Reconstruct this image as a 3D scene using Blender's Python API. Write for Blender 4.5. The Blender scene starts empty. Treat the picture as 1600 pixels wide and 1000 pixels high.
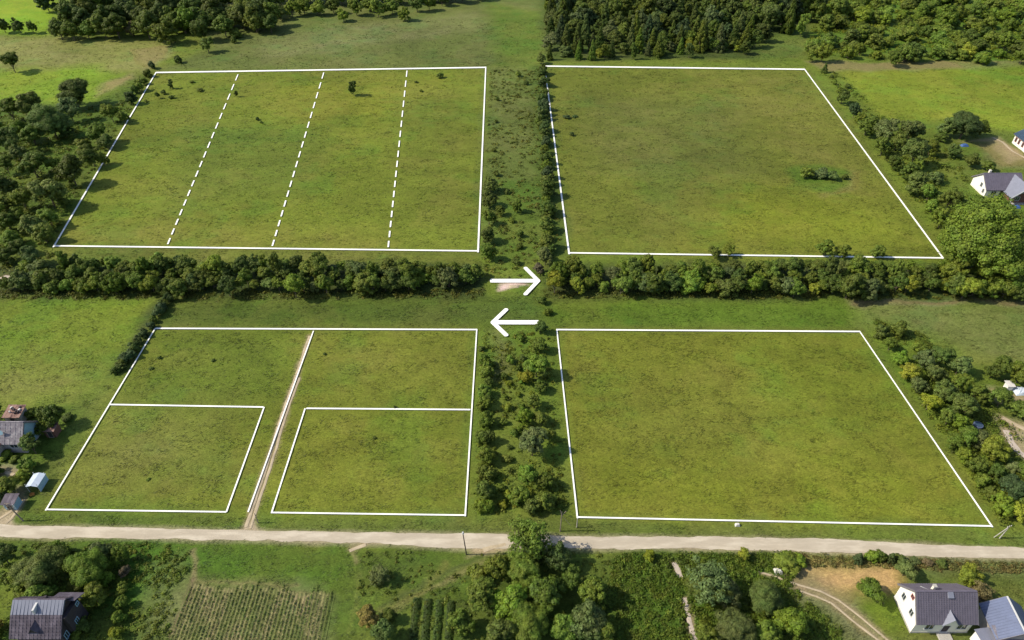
import bpy, math, random
import numpy as np
from mathutils import Vector

# ------------------------------------------------------------ camera, sky, sun, exposure
SC = bpy.context.scene
COL = SC.collection
CAM_H, PITCH, FPX = 105.0, math.radians(39.3), 1100.0
S_, C_ = math.sin(PITCH), math.cos(PITCH)
cam_d = bpy.data.cameras.new('camera'); cam = bpy.data.objects.new('camera', cam_d); COL.objects.link(cam)
cam.location = (0, 0, CAM_H); cam.rotation_euler = (math.pi / 2 - PITCH, 0, 0)
cam_d.sensor_width = 36; cam_d.lens = 36 * FPX / 1600; cam_d.clip_start = 1; cam_d.clip_end = 9000
SC.camera = cam

SUN_EL, SUN_FROM = math.radians(43), math.radians(268)      # the sun stands to the left (compass bearing, +Y = 0)
world = bpy.data.worlds.new('World'); SC.world = world; world.use_nodes = True
wn = world.node_tree.nodes; wl = world.node_tree.links; wn.clear()
sky = wn.new('ShaderNodeTexSky'); sky.sky_type = 'NISHITA'; sky.sun_disc = False
sky.sun_elevation = SUN_EL; sky.sun_rotation = SUN_FROM; sky.dust_density = 1.5
bg = wn.new('ShaderNodeBackground'); bg.inputs['Strength'].default_value = 0.14
wo = wn.new('ShaderNodeOutputWorld'); wl.new(sky.outputs[0], bg.inputs[0]); wl.new(bg.outputs[0], wo.inputs[0])
sun_d = bpy.data.lights.new('sun', 'SUN'); sun_d.energy = 4.6; sun_d.angle = math.radians(0.53); sun_d.color = (1, .91, .72)
sun = bpy.data.objects.new('sun', sun_d); COL.objects.link(sun)
sv = Vector((math.sin(SUN_FROM) * math.cos(SUN_EL), math.cos(SUN_FROM) * math.cos(SUN_EL), math.sin(SUN_EL)))
sun.rotation_euler = (-sv).to_track_quat('-Z', 'Y').to_euler()
SC.view_settings.view_transform = 'Standard'; SC.view_settings.look = 'None'
SC.view_settings.gamma = 1; SC.view_settings.use_curve_mapping = False
SC.view_settings.exposure = 0.17

rnd = random.Random(7); RS = np.random.RandomState(11)

# ------------------------------------------------------------ surveying: picture point -> place on the ground
def G(x, y, z=0.0):
    t = (y - 500) / FPX; d = CAM_H - z
    Y = d * (C_ - t * S_) / (S_ + t * C_)
    return (x - 800) / FPX * (Y * C_ + d * S_), Y
def ppm(Y, z=0): return FPX / (Y * C_ + (CAM_H - z) * S_)      # picture pixels per metre there
def project(X, Y, z=0):
    d = CAM_H - z; dep = Y * C_ + d * S_
    return 800 + FPX * X / dep, 500 + FPX * (d * C_ - Y * S_) / dep

# ------------------------------------------------------------ materials
def new_mat(name):
    m = bpy.data.materials.new(name); m.use_nodes = True; n = m.node_tree.nodes; n.clear()
    out = n.new('ShaderNodeOutputMaterial'); return m, n, m.node_tree.links, out
def math_node(n, l, op, a, b=None):
    q = n.new('ShaderNodeMath'); q.operation = op
    for i, v in enumerate((a, b)):
        if v is None: continue
        if isinstance(v, (int, float)): q.inputs[i].default_value = v
        else: l.new(v, q.inputs[i])
    return q.outputs[0]
def noise(n, l, vec, scale, detail=3, rough=.55, dist=0):
    t = n.new('ShaderNodeTexNoise'); t.inputs['Scale'].default_value = scale; t.inputs['Detail'].default_value = detail
    t.inputs['Roughness'].default_value = rough; t.inputs['Distortion'].default_value = dist
    l.new(vec, t.inputs['Vector']); return t.outputs['Fac']
def ramp(n, l, fac, lo, hi, a=0.0, b=1.0):
    r = n.new('ShaderNodeMapRange'); l.new(fac, r.inputs[0])
    r.inputs[1].default_value = lo; r.inputs[2].default_value = hi; r.inputs[3].default_value = a; r.inputs[4].default_value = b
    return r.outputs[0]
def vmul(n, l, col, fac):
    v = n.new('ShaderNodeVectorMath'); v.operation = 'SCALE'; l.new(col, v.inputs[0])
    l.new(fac, v.inputs['Scale']); return v.outputs[0]
def mixc(n, l, fac, a, b):
    m = n.new('ShaderNodeMix'); m.data_type = 'RGBA'
    l.new(fac, m.inputs[0]) if not isinstance(fac, float) else setattr(m.inputs[0], 'default_value', fac)
    for s, v in ((6, a), (7, b)):
        if isinstance(v, tuple): m.inputs[s].default_value = (*v, 1)
        else: l.new(v, m.inputs[s])
    return m.outputs[2]

def surf_mat(name, col, rough=.8, scale=3.0, var=.25, bump=.0, bscale=None, spec=.3, stretch=None, metal=0, col2=None):
    m, n, l, out = new_mat(name)
    g = n.new('ShaderNodeNewGeometry'); vec = g.outputs['Position']
    if stretch:
        mp = n.new('ShaderNodeMapping'); mp.inputs['Scale'].default_value = stretch; l.new(vec, mp.inputs[0]); vec = mp.outputs[0]
    a = noise(n, l, vec, scale, 4); b = noise(n, l, vec, scale * 6, 3)
    f = math_node(n, l, 'ADD', math_node(n, l, 'MULTIPLY', a, .65), math_node(n, l, 'MULTIPLY', b, .35))
    sc = ramp(n, l, f, .3, .7, 1 - var, 1 + var)
    if col2:
        c = mixc(n, l, ramp(n, l, a, .48, .62), col, col2)
    else:
        rgb = n.new('ShaderNodeRGB'); rgb.outputs[0].default_value = (*col, 1); c = rgb.outputs[0]
    p = n.new('ShaderNodeBsdfPrincipled'); l.new(vmul(n, l, c, sc), p.inputs['Base Color'])
    p.inputs['Roughness'].default_value = rough; p.inputs['Specular IOR Level'].default_value = spec; p.inputs['Metallic'].default_value = metal
    if bump:
        bn = n.new('ShaderNodeBump'); bn.inputs['Strength'].default_value = bump; bn.inputs['Distance'].default_value = .08
        l.new(noise(n, l, vec, bscale or scale * 4, 4), bn.inputs['Height']); l.new(bn.outputs[0], p.inputs['Normal'])
    l.new(p.outputs[0], out.inputs[0]); return m

def leaf_mat(name, source='OBJECT'):
    m, n, l, out = new_mat(name)
    g = n.new('ShaderNodeNewGeometry')
    if source == 'OBJECT':
        oi = n.new('ShaderNodeObjectInfo'); c = oi.outputs['Color']
    else:
        at = n.new('ShaderNodeAttribute'); at.attribute_name = 'tint'; c = at.outputs['Color']
    isl = ramp(n, l, g.outputs['Random Per Island'], 0, 1, .62, 1.38)
    ns = ramp(n, l, noise(n, l, g.outputs['Position'], .9, 2), .3, .7, .75, 1.25)
    c = vmul(n, l, c, math_node(n, l, 'MULTIPLY', isl, ns))
    hs = n.new('ShaderNodeHueSaturation'); l.new(c, hs.inputs['Color'])
    l.new(ramp(n, l, noise(n, l, g.outputs['Position'], .55, 2), .3, .7, .485, .515), hs.inputs['Hue'])
    p = n.new('ShaderNodeBsdfPrincipled'); l.new(hs.outputs[0], p.inputs['Base Color'])
    p.inputs['Roughness'].default_value = .6; p.inputs['Specular IOR Level'].default_value = .25
    tr = n.new('ShaderNodeBsdfTranslucent'); l.new(hs.outputs[0], tr.inputs[0])
    mx = n.new('ShaderNodeMixShader'); mx.inputs[0].default_value = .36
    l.new(p.outputs[0], mx.inputs[1]); l.new(tr.outputs[0], mx.inputs[2]); l.new(mx.outputs[0], out.inputs[0]); return m

M = dict(
    leaf=leaf_mat('leaf'), weeds=leaf_mat('weed_leaf', 'ATTR'),
    bark=surf_mat('bark', (.12, .095, .07), .9, 5, .35, .5),
    gravel=surf_mat('pale_gravel', (.45, .39, .305), .95, .25, .12, .6, 4, .12, (.7, 3, 1), 0, (.51, .45, .36)),
    dirt=surf_mat('dry_dirt', (.42, .345, .24), .95, .6, .25, .4, 3, .15),
    darkdirt=surf_mat('damp_dirt', (.15, .13, .07), .95, .6, .3, .4, 3, .15),
    white=surf_mat('white_marking', (.92, .92, .9), .7, 2, .02),
    wallwhite=surf_mat('white_render', (.82, .80, .76), .8, 1.5, .07, .1),
    wallcream=surf_mat('cream_render', (.74, .70, .60), .8, 1.5, .1, .1),
    wallgrey=surf_mat('weathered_grey_boards', (.34, .31, .29), .85, 1.2, .18, .2, 6, .2, (3, 3, .6)),
    wallpink=surf_mat('pale_pink_render', (.45, .40, .40), .85, 1.5, .12, .1),
    walldark=surf_mat('dark_timber_and_shaded_wall', (.055, .045, .05), .85, 2, .3, .2),  # also carries the painted shade on the gambrel house walls
    wallblue=surf_mat('pale_blue_boards', (.30, .46, .56), .8, 1.5, .12, .1, 4, .2, (1, 5, 1)),
    rooftile=surf_mat('violet_grey_tile', (.125, .112, .15), .6, 1.2, .18, .3, 8, .45),
    rooflight=surf_mat('light_grey_sheet_and_lit_slope', (.19, .20, .26), .45, 1, .12, .1, 6, .5),  # grey sheet, and the painted sunlit tone of two roof slopes
    roofold=surf_mat('worn_slate_sheet', (.095, .08, .105), .75, 1.0, .3, .4, 6, .3, (1, .5, 1), 0, (.13, .11, .14)),
    roofgrey=surf_mat('grey_fibre_cement', (.20, .18, .21), .8, 1.4, .22, .3, 7, .3, None, 0, (.27, .25, .27)),
    roofblue=surf_mat('blue_grey_metal_sheet', (.10, .125, .22), .45, .8, .16, .1, 6, .5),
    roofdkblue=surf_mat('dark_blue_metal_sheet', (.04, .07, .115), .45, .8, .16, .1, 6, .5),
    rust=surf_mat('rusty_sheet', (.30, .19, .16), .85, 1.1, .3, .3, 5, .2, None, 0, (.09, .05, .05)),
    brick=surf_mat('red_brick', (.17, .08, .06), .85, 4, .3, .2),
    slatetrim=surf_mat('grey_trim', (.16, .15, .17), .7, 3, .1),
    glass=surf_mat('window_glass', (.03, .04, .05), .12, 1, .1, 0, None, .8),
    frame=surf_mat('pale_window_frame', (.55, .55, .55), .6, 3, .05),
    redframe=surf_mat('reddish_window_frame', (.35, .12, .10), .6, 3, .1),
    concrete=surf_mat('old_concrete', (.40, .38, .35), .85, 3, .2, .2),
    wood=surf_mat('weathered_wood', (.25, .21, .17), .85, 5, .25, .2, 8, .2, (1, 1, .2)),
    poly=surf_mat('pale_blue_sheeting', (.50, .57, .68), .4, 1.5, .15, .1, 3, .5),
    bluetarp=surf_mat('blue_tarpaulin', (.05, .11, .30), .5, 2, .25, .3, 3, .4),
    orange=surf_mat('orange_plastic', (.6, .28, .08), .5, 2, .1),
    stone=surf_mat('pale_stone', (.6, .58, .55), .85, 3, .15, .3),
    paintblue=surf_mat('light_blue_paint', (.30, .45, .55), .6, 3, .1),
)

# ------------------------------------------------------------ mesh helpers
def np_mesh(name, V, F, mat=None, tint=None, smooth=False, slots=None, mat_idx=None):
    V = np.asarray(V, dtype=np.float32); F = np.asarray(F, dtype=np.int32)
    me = bpy.data.meshes.new(name); k = F.shape[1]
    me.vertices.add(len(V)); me.vertices.foreach_set('co', V.ravel())
    me.loops.add(F.size); me.loops.foreach_set('vertex_index', F.ravel())
    me.polygons.add(len(F)); me.polygons.foreach_set('loop_start', np.arange(0, F.size, k, dtype=np.int32))
    for mm in (slots or [mat]):
        if mm: me.materials.append(mm)
    if mat_idx is not None: me.polygons.foreach_set('material_index', np.asarray(mat_idx, dtype=np.int32))
    me.update(calc_edges=True); me.validate()
    if tint is not None:
        a = me.attributes.new('tint', 'FLOAT_COLOR', 'POINT')
        t4 = np.ones((len(V), 4), dtype=np.float32); t4[:, :3] = tint; a.data.foreach_set('color', t4.ravel())
    me.polygons.foreach_set('use_smooth', np.full(len(F), bool(smooth)))
    return me
def mesh_ob(name, me, parent=None, loc=(0, 0, 0)):
    o = bpy.data.objects.new(name, me); COL.objects.link(o); o.location = loc
    if parent: o.parent = parent
    return o
def poly_ob(name, verts, faces, mat, parent=None, bevel=0):
    me = bpy.data.meshes.new(name); me.from_pydata([tuple(v) for v in verts], [], faces)
    me.materials.append(mat); me.update()
    o = mesh_ob(name, me, parent)
    if bevel:
        b = o.modifiers.new('bevel', 'BEVEL'); b.width = bevel; b.segments = 2; b.limit_method = 'ANGLE'
    return o
class MB:
    def __init__(s): s.v = []; s.f = []
    def box(s, x0, x1, y0, y1, z0, z1):
        b = len(s.v)
        s.v += [(x0, y0, z0), (x1, y0, z0), (x1, y1, z0), (x0, y1, z0), (x0, y0, z1), (x1, y0, z1), (x1, y1, z1), (x0, y1, z1)]
        s.f += [tuple(b + i for i in q) for q in ((3, 2, 1, 0), (4, 5, 6, 7), (0, 1, 5, 4), (1, 2, 6, 5), (2, 3, 7, 6), (3, 0, 4, 7))]; return s
    def hexa(s, p):          # 4 bottom + 4 top corners in the same order
        b = len(s.v); s.v += [tuple(q) for q in p]
        s.f += [tuple(b + i for i in q) for q in ((3, 2, 1, 0), (4, 5, 6, 7), (0, 1, 5, 4), (1, 2, 6, 5), (2, 3, 7, 6), (3, 0, 4, 7))]; return s
    def prism(s, pts, ax0, ax1, axis='x'):   # outline pts (a, z) swept along an axis
        b = len(s.v); n = len(pts)
        for q in (ax0, ax1):
            for (a, z) in pts: s.v.append((q, a, z) if axis == 'x' else (a, q, z))
        s.f.append(tuple(b + i for i in range(n))[::-1]); s.f.append(tuple(b + n + i for i in range(n)))
        for i in range(n): j = (i + 1) % n; s.f.append((b + i, b + j, b + n + j, b + n + i))
        return s
    def tube(s, p0, p1, r0, r1, n=8):
        p0, p1 = Vector(p0), Vector(p1); d = (p1 - p0).normalized()
        u = d.cross(Vector((0, 0, 1)) if abs(d.z) < .9 else Vector((1, 0, 0))).normalized(); w = d.cross(u); b = len(s.v)
        for p, r in ((p0, r0), (p1, r1)):
            for i in range(n):
                a = 2 * math.pi * i / n; s.v.append(tuple(p + u * math.cos(a) * r + w * math.sin(a) * r))
        for i in range(n): j = (i + 1) % n; s.f.append((b + i, b + j, b + n + j, b + n + i))
        s.f.append(tuple(b + i for i in range(n))[::-1]); s.f.append(tuple(b + n + i for i in range(n))); return s
    def build(s, name, mat, parent=None, bevel=0): return poly_ob(name, s.v, s.f, mat, parent, bevel)
def tag(o, label=None, cat=None, group=None, kind=None):
    for k, v in (('label', label), ('category', cat), ('group', group), ('kind', kind)):
        if v: o[k] = v
    return o
def empty(name, loc, rz=0, label=None, cat=None, group=None):
    o = bpy.data.objects.new(name, None); COL.objects.link(o); o.location = loc; o.rotation_euler = (0, 0, rz)
    o.empty_display_size = .5; return tag(o, label, cat, group)

# ------------------------------------------------------------ numpy noise and regions
_L = RS.rand(256, 256)
def vnoise(x, y, s, seed=0):
    x = x / s + seed * 17.3 + 1000; y = y / s + seed * 9.7 + 1000
    xi = np.floor(x).astype(int); yi = np.floor(y).astype(int); fx = x - xi; fy = y - yi
    fx = fx * fx * (3 - 2 * fx); fy = fy * fy * (3 - 2 * fy)
    a = _L[xi % 256, yi % 256]; b = _L[(xi + 1) % 256, yi % 256]; c = _L[xi % 256, (yi + 1) % 256]; d = _L[(xi + 1) % 256, (yi + 1) % 256]
    return (a * (1 - fx) + b * fx) * (1 - fy) + (c * (1 - fx) + d * fx) * fy
def fbm(x, y, s, seed=0, o=4):
    v = 0; a = .5; t = 0
    for i in range(o): v = v + a * vnoise(x, y, s / 2 ** i, seed + i * 3); t += a; a *= .55
    return v / t
def seg_dist(x, y, pts):
    D = np.full(x.shape, 1e9)
    for (ax, ay), (bx, by) in zip(pts[:-1], pts[1:]):
        dx, dy = bx - ax, by - ay; t = np.clip(((x - ax) * dx + (y - ay) * dy) / (dx * dx + dy * dy + 1e-9), 0, 1)
        D = np.minimum(D, np.hypot(x - ax - t * dx, y - ay - t * dy))
    return D
def inside(x, y, pts):
    r = np.zeros(x.shape, bool); n = len(pts)
    for i in range(n):
        (ax, ay), (bx, by) = pts[i], pts[(i + 1) % n]
        c = ((ay > y) != (by > y)) & (x < (bx - ax) * (y - ay) / (by - ay + 1e-12) + ax); r ^= c
    return r
def sdist(x, y, pts):
    d = seg_dist(x, y, list(pts) + [pts[0]]); return np.where(inside(x, y, pts), -d, d)
def gp(pts): return [G(*p) for p in pts]

# ------------------------------------------------------------ the plots and tracks (surveyed outlines)
PL = dict(ul=[(244, 114), (759, 106), (747, 393), (85, 385)], ur=[(851, 104), (1257, 109), (1473, 404), (889, 396)],
          ll=[(243, 514), (745, 516), (727, 806), (73, 797)], lr=[(870, 516), (1343, 519), (1549, 823), (902, 809)])
ROAD_T = [(-60, 817), (0, 819), (60, 822), (200, 824), (400, 829), (600, 832), (727, 833), (900, 838), (1100, 839), (1200, 840), (1320, 843), (1400, 848), (1500, 853), (1600, 856), (1700, 860)]
ROAD_B = [(-60, 836), (0, 838), (60, 840), (200, 842), (400, 844), (600, 850), (727, 857), (900, 857), (1100, 858), (1200, 859), (1320, 864), (1400, 867), (1500, 871), (1600, 873), (1700, 876)]
ROAD = gp(ROAD_T) + gp(ROAD_B[::-1])
# tracks: centre line, width in metres, material
TRACKS = [
    ('wheel_rut', [(384, 824), (391, 806), (402, 770), (418, 722), (440, 650), (462, 590), (484, 525)], .62, 'dirt'),
    ('wheel_rut', [(391, 826), (397, 806), (409, 770), (425, 722), (446, 650), (468, 590)], .5, 'dirt'),
    ('wheel_rut', [(-4, 812), (6, 806), (17, 799), (22, 792), (30, 782)], .5, 'dirt'),
    ('wheel_rut', [(8, 818), (18, 810), (25, 800), (31, 790), (38, 780)], .5, 'dirt'),
    ('wheel_rut', [(1185, 893), (1212, 901), (1250, 915), (1283, 924), (1310, 938), (1342, 962), (1390, 1003)], .34, 'dirt'),
    ('wheel_rut', [(1246, 922), (1275, 932), (1300, 943), (1330, 968), (1376, 1003)], .34, 'dirt'),
    ('foot_path', [(1052, 879), (1058, 890), (1063, 903)], .9, 'stonepath'),
    ('foot_path', [(1069, 934), (1075, 960), (1082, 985), (1087, 1003)], .75, 'stonepath'),
    ('foot_path', [(1566, 652), (1580, 660), (1604, 672)], 1.0, 'dirt'),
    ('foot_path', [(1571, 672), (1580, 690), (1592, 706), (1606, 716)], 1.3, 'stonepath'),
    ('foot_path', [(1552, 215), (1566, 222), (1582, 236), (1604, 248)], .8, 'dirt'),
    ('foot_path', [(546, 861), (558, 856), (572, 851)], .6, 'dirt'),
    ('foot_path', [(755, 860), (768, 855), (790, 850)], .8, 'dirt'),
    ('foot_path', [(-5, 740), (8, 738), (22, 742)], .7, 'dirt'),
    ('foot_path', [(0, 436), (8, 432), (20, 434)], 1.2, 'stonepath'),
]
M['stonepath'] = surf_mat('pale_trodden_earth', (.46, .39, .33), .95, 1.2, .2, .4, 4, .15)

# ------------------------------------------------------------ the ground
fineY = []
y = 26.0
while y < 470: fineY.append(y); y += max(.22, 1.15 * (y * C_ + CAM_H * S_) ** 2 / (FPX * CAM_H))
Ys = np.array([-3000, -1200, -500, -200, -60, 0] + fineY + [500, 560, 650, 800, 1100, 1600, 2500, 4500, 8000.0])
us = np.concatenate([[-40, -15, -7, -4, -2.6, -2.0, -1.6], np.linspace(-1.22, 1.22, 720), [1.6, 2.0, 2.6, 4, 7, 15, 40]])
halfw = 800 / FPX * (np.clip(Ys, 26, 800) * C_ + CAM_H * S_)
GX = us[None, :] * halfw[:, None]; GY = np.repeat(Ys[:, None], len(us), 1)
nx, ny = len(us), len(Ys)
fx, fy = GX.ravel(), GY.ravel()
wx = fx + (fbm(fx, fy, 9, 1) - .5) * 5; wy = fy + (fbm(fx, fy, 9, 5) - .5) * 5

base = np.array([.105, .135, .018])
T = np.tile(base, (len(fx), 1))
def paint(pts, col, soft=1.5, amt=1.0, warp=1.0, rough=0.0, world=False):
    P = pts if world else gp(pts)
    xs = [p[0] for p in P]; ys = [p[1] for p in P]; pad = soft * 2 + 5
    idx = np.where((fx > min(xs) - pad) & (fx < max(xs) + pad) & (fy > min(ys) - pad) & (fy < max(ys) + pad))[0]
    if not len(idx): return
    X = fx[idx] * (1 - warp) + wx[idx] * warp; Y = fy[idx] * (1 - warp) + wy[idx] * warp
    k = np.clip(.5 - sdist(X, Y, P) / (2 * soft), 0, 1) * amt
    if rough: k = k * np.clip(.5 + (fbm(fx[idx], fy[idx], 2.2, 9) - .5 + (k / max(amt, .01) - 1) * .0) * rough + .25, 0, 1)
    T[idx] = T[idx] * (1 - k[:, None]) + np.array(col) * k[:, None]
def paint_line(pts, w, col, soft=.8, amt=1, world=False):
    P = pts if world else gp(pts)
    xs = [p[0] for p in P]; ys = [p[1] for p in P]; pad = w + soft * 2 + 4
    idx = np.where((fx > min(xs) - pad) & (fx < max(xs) + pad) & (fy > min(ys) - pad) & (fy < max(ys) + pad))[0]
    jx = (fbm(fx[idx], fy[idx], 2.5, 31) - .5) * 1.6; jy = (fbm(fx[idx], fy[idx], 2.5, 37) - .5) * 1.6
    k = np.clip(.5 - (seg_dist(fx[idx] + jx, fy[idx] + jy, P) - w / 2) / (2 * soft), 0, 1) * amt
    T[idx] = T[idx] * (1 - k[:, None]) + np.array(col) * k[:, None]
LUSH = (.045, .075, .012); DARKG = (.06, .088, .013); BRIGHT = (.135, .205, .014); STRAW = (.185, .165, .055); SOIL = (.33, .24, .13)
# far meadows
paint([(260, -60), (1000, -60), (860, 100), (760, 104), (244, 112), (330, 75)], (.098, .115, .027), 4)
paint([(400, 60), (560, 40), (740, 20), (760, 45), (600, 70), (420, 92)], (.145, .145, .050), 5, .65)
paint([(420, 92), (740, 84), (744, 104), (430, 106)], (.115, .125, .03), 3, .6)
paint([(-80, -60), (100, -60), (85, 20), (75, 54), (-80, 54)], (.15, .22, .014), 3)
paint([(-80, 56), (270, 62), (262, 82), (225, 112), (-80, 118)], (.165, .165, .042), 4)
paint([(-80, 112), (150, 104), (190, 118), (150, 160), (60, 168), (-80, 175)], (.14, .20, .016), 5)
paint([(205, 78), (262, 72), (262, 84), (226, 112)], (.19, .17, .065), 2, .7)
paint([(162, 130), (205, 116), (212, 122), (150, 152)], (.24, .19, .085), 2, .7)
paint([(-80, 165), (150, 160), (235, 112), (180, 230), (85, 400), (-80, 440)], (.07, .105, .014), 4)
paint([(780, 104), (850, 104), (848, 20), (760, 0)], (.09, .125, .018), 4)
paint([(840, -70), (1300, -70), (1260, 60), (1180, 92), (855, 94)], (.05, .07, .015), 3)
paint([(1180, 60), (1250, 50), (1262, 90), (1190, 94)], (.085, .115, .02), 3)
paint([(1262, 92), (1300, -70), (1750, -70), (1750, 96)], (.08, .125, .016), 3)
paint([(1262, 97), (1750, 94), (1750, 106), (1300, 112)], (.165, .15, .055), 1.5)
paint([(1312, 112), (1750, 104), (1750, 208), (1570, 206), (1470, 188), (1380, 192)], (.152, .178, .018), 3)
paint([(1500, 100), (1750, 96), (1750, 140), (1560, 132)], (.10, .16, .016), 4, .5)
# the plots
paint(PL['ul'], (.118, .138, .016), 2, 1, .3)
paint([(440, 125), (700, 120), (690, 150), (560, 200), (500, 210), (430, 160)], (.155, .158, .018), 8, .7)
paint([(95, 345), (600, 360), (620, 388), (90, 382)], (.15, .142, .024), 5, .6)
paint([(300, 190), (520, 200), (480, 300), (260, 320)], (.092, .118, .018), 9, .6)
paint([(620, 130), (745, 130), (735, 380), (640, 380)], (.112, .125, .018), 8, .6)
paint(PL['ur'], (.112, .122, .018), 2, 1, .3)
paint([(900, 150), (1150, 160), (1180, 280), (930, 260)], (.095, .102, .022), 9, .7)
paint([(1150, 290), (1380, 300), (1440, 390), (1080, 390)], (.15, .165, .014), 10, .7)
paint([(1100, 120), (1260, 115), (1400, 310), (1330, 320)], (.135, .128, .024), 8, .5)
paint([(1225, 262), (1280, 255), (1335, 268), (1330, 292), (1290, 300), (1240, 288)], (.075, .115, .014), 1.5)
paint([(1330, 265), (1342, 268), (1338, 292), (1320, 300), (1280, 308), (1290, 302), (1325, 293)], (.165, .145, .04), 1.5, .7)
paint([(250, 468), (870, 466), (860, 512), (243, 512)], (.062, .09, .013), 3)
paint([(560, 470), (850, 466), (850, 512), (600, 512)], (.075, .098, .018), 5, .6)
paint([(845, 468), (1335, 468), (1345, 516), (860, 514)], (.072, .108, .012), 3)
paint([(1338, 472), (1750, 470), (1750, 590), (1560, 560), (1400, 500), (1345, 515)], (.105, .128, .028), 3)
paint([(1410, 500), (1600, 480), (1600, 560), (1480, 545)], (.135, .135, .04), 7, .5)
paint([(1330, 467), (1750, 467), (1750, 474), (1335, 476)], (.19, .14, .085), 1.2, .7)
paint([(-80, 468), (240, 472), (165, 600), (60, 650), (-80, 650)], (.102, .145, .014), 3)
paint([(-80, 560), (170, 570), (150, 610), (60, 640), (-80, 640)], (.135, .135, .030), 7, .75)
paint([(60, 640), (160, 610), (165, 640), (75, 790), (60, 815), (-80, 815), (-80, 650)], (.068, .10, .014), 3)
paint(PL['ll'], (.115, .130, .016), 2, 1, .3)
paint([(250, 520), (480, 520), (440, 632), (180, 630)], (.088, .118, .015), 5, .7)
paint([(190, 640), (340, 645), (320, 740), (130, 740)], (.112, .115, .026), 9, .8)
paint([(500, 525), (735, 525), (730, 620), (520, 600)], (.128, .125, .02), 8, .6)
paint([(440, 640), (640, 650), (600, 780), (430, 790)], (.138, .138, .018), 8, .6)
paint(PL['lr'], (.122, .128, .016), 2, 1, .3)
paint([(980, 620), (1200, 620), (1200, 720), (960, 720)], (.140, .138, .024), 12, .5)
paint([(1180, 560), (1330, 540), (1380, 640), (1240, 680)], (.118, .145, .014), 9, .5)
paint([(940, 720), (1500, 740), (1530, 815), (930, 800)], (.145, .160, .014), 8, .6)
# strips between the plots
paint([(760, 106), (850, 104), (860, 280), (885, 395), (750, 395), (752, 280)], (.092, .112, .024), 3)
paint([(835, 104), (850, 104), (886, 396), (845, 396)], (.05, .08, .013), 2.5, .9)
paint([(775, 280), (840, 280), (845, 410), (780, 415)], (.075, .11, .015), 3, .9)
paint([(745, 516), (868, 516), (900, 810), (728, 806)], (.09, .125, .017), 2)
paint([(768, 520), (790, 520), (790, 600), (770, 600)], (.13, .115, .045), 2, .6)
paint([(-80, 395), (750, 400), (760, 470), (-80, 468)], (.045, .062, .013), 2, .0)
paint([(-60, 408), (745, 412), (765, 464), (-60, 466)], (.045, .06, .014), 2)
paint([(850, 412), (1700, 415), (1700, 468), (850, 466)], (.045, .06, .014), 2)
paint([(95, 390), (745, 396), (740, 412), (90, 404)], (.115, .115, .022), 2, .7)
paint([(787, 442), (822, 440), (824, 450), (788, 452)], (.52, .40, .34), .8)
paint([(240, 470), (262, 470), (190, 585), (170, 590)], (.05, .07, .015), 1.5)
# verges
paint([(-80, 800), (75, 799), (350, 804), (380, 826), (-80, 820)], (.085, .105, .018), 1.5)
paint([(400, 804), (727, 808), (900, 812), (1550, 826), (1700, 830), (1700, 858), (1300, 846), (400, 832)], (.088, .108, .020), 1.5)
paint([(1300, 828), (1560, 830), (1700, 840), (1700, 856), (1340, 846)], (.10, .125, .02), 1.5, .8)
# gardens below the road
paint([(-80, 838), (720, 855), (1000, 858), (1700, 875), (1700, 1100), (-80, 1100)], (.062, .092, .013), 1.5)
paint([(200, 845), (560, 852), (545, 930), (300, 900), (220, 1000), (190, 1000)], (.060, .105, .012), 2)
paint([(245, 880), (300, 860), (305, 905), (262, 1000), (215, 1000)], (.10, .125, .035), 2, .9)
paint([(295, 900), (500, 915), (520, 930), (505, 1005), (255, 1005)], (.14, .135, .05), 2, .75)
paint([(560, 930), (700, 870), (760, 870), (740, 910), (600, 1000), (550, 1000)], (.085, .115, .016), 2)
paint([(0, 880), (30, 890), (20, 940), (-20, 990)], (.12, .14, .018), 3)
paint([(980, 862), (1240, 866), (1200, 1000), (980, 1000)], (.058, .095, .012), 2)
paint([(1230, 872), (1345, 876), (1400, 880), (1410, 930), (1335, 928), (1290, 915), (1250, 900)], (.34, .235, .095), 1.8)
paint([(1320, 920), (1350, 900), (1345, 935), (1330, 940)], (.12, .13, .03), 1.0, .8)
paint([(1205, 890), (1262, 885), (1320, 930), (1380, 1000), (1340, 1000), (1290, 945), (1230, 925)], (.19, .16, .085), 2, .75)
paint([(1400, 866), (1700, 878), (1700, 905), (1420, 895)], (.13, .12, .055), 1.5, .7)
paint([(1415, 898), (1700, 905), (1700, 1100), (1415, 1100)], (.105, .115, .024), 2)
paint([(1340, 940), (1400, 925), (1420, 990), (1385, 1000)], (.10, .135, .015), 1.5)
# house yards right
paint([(1470, 200), (1570, 205), (1700, 240), (1700, 320), (1500, 300), (1480, 240)], (.10, .125, .02), 3)
paint([(1530, 225), (1580, 225), (1620, 262), (1560, 262)], (.17, .15, .055), 2, .9)
paint([(1500, 224), (1560, 214), (1600, 250), (1580, 256), (1550, 222)], (.30, .24, .13), 1.2, .7)
paint([(1500, 600), (1700, 600), (1700, 740), (1560, 720), (1540, 660)], (.09, .12, .018), 2)
paint([(1558, 650), (1700, 660), (1700, 720), (1600, 718), (1575, 690)], (.27, .23, .13), 1.5, .9)
paint([(1540, 602), (1600, 608), (1600, 625), (1545, 618)], (.28, .22, .13), 1.2, .7)
paint([(-20, 735), (30, 735), (30, 745), (-20, 748)], (.3, .25, .17), 1, .8)
paint([(25, 765), (42, 765), (28, 800), (0, 820), (-30, 812)], (.24, .20, .12), 1.2, .9)
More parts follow.
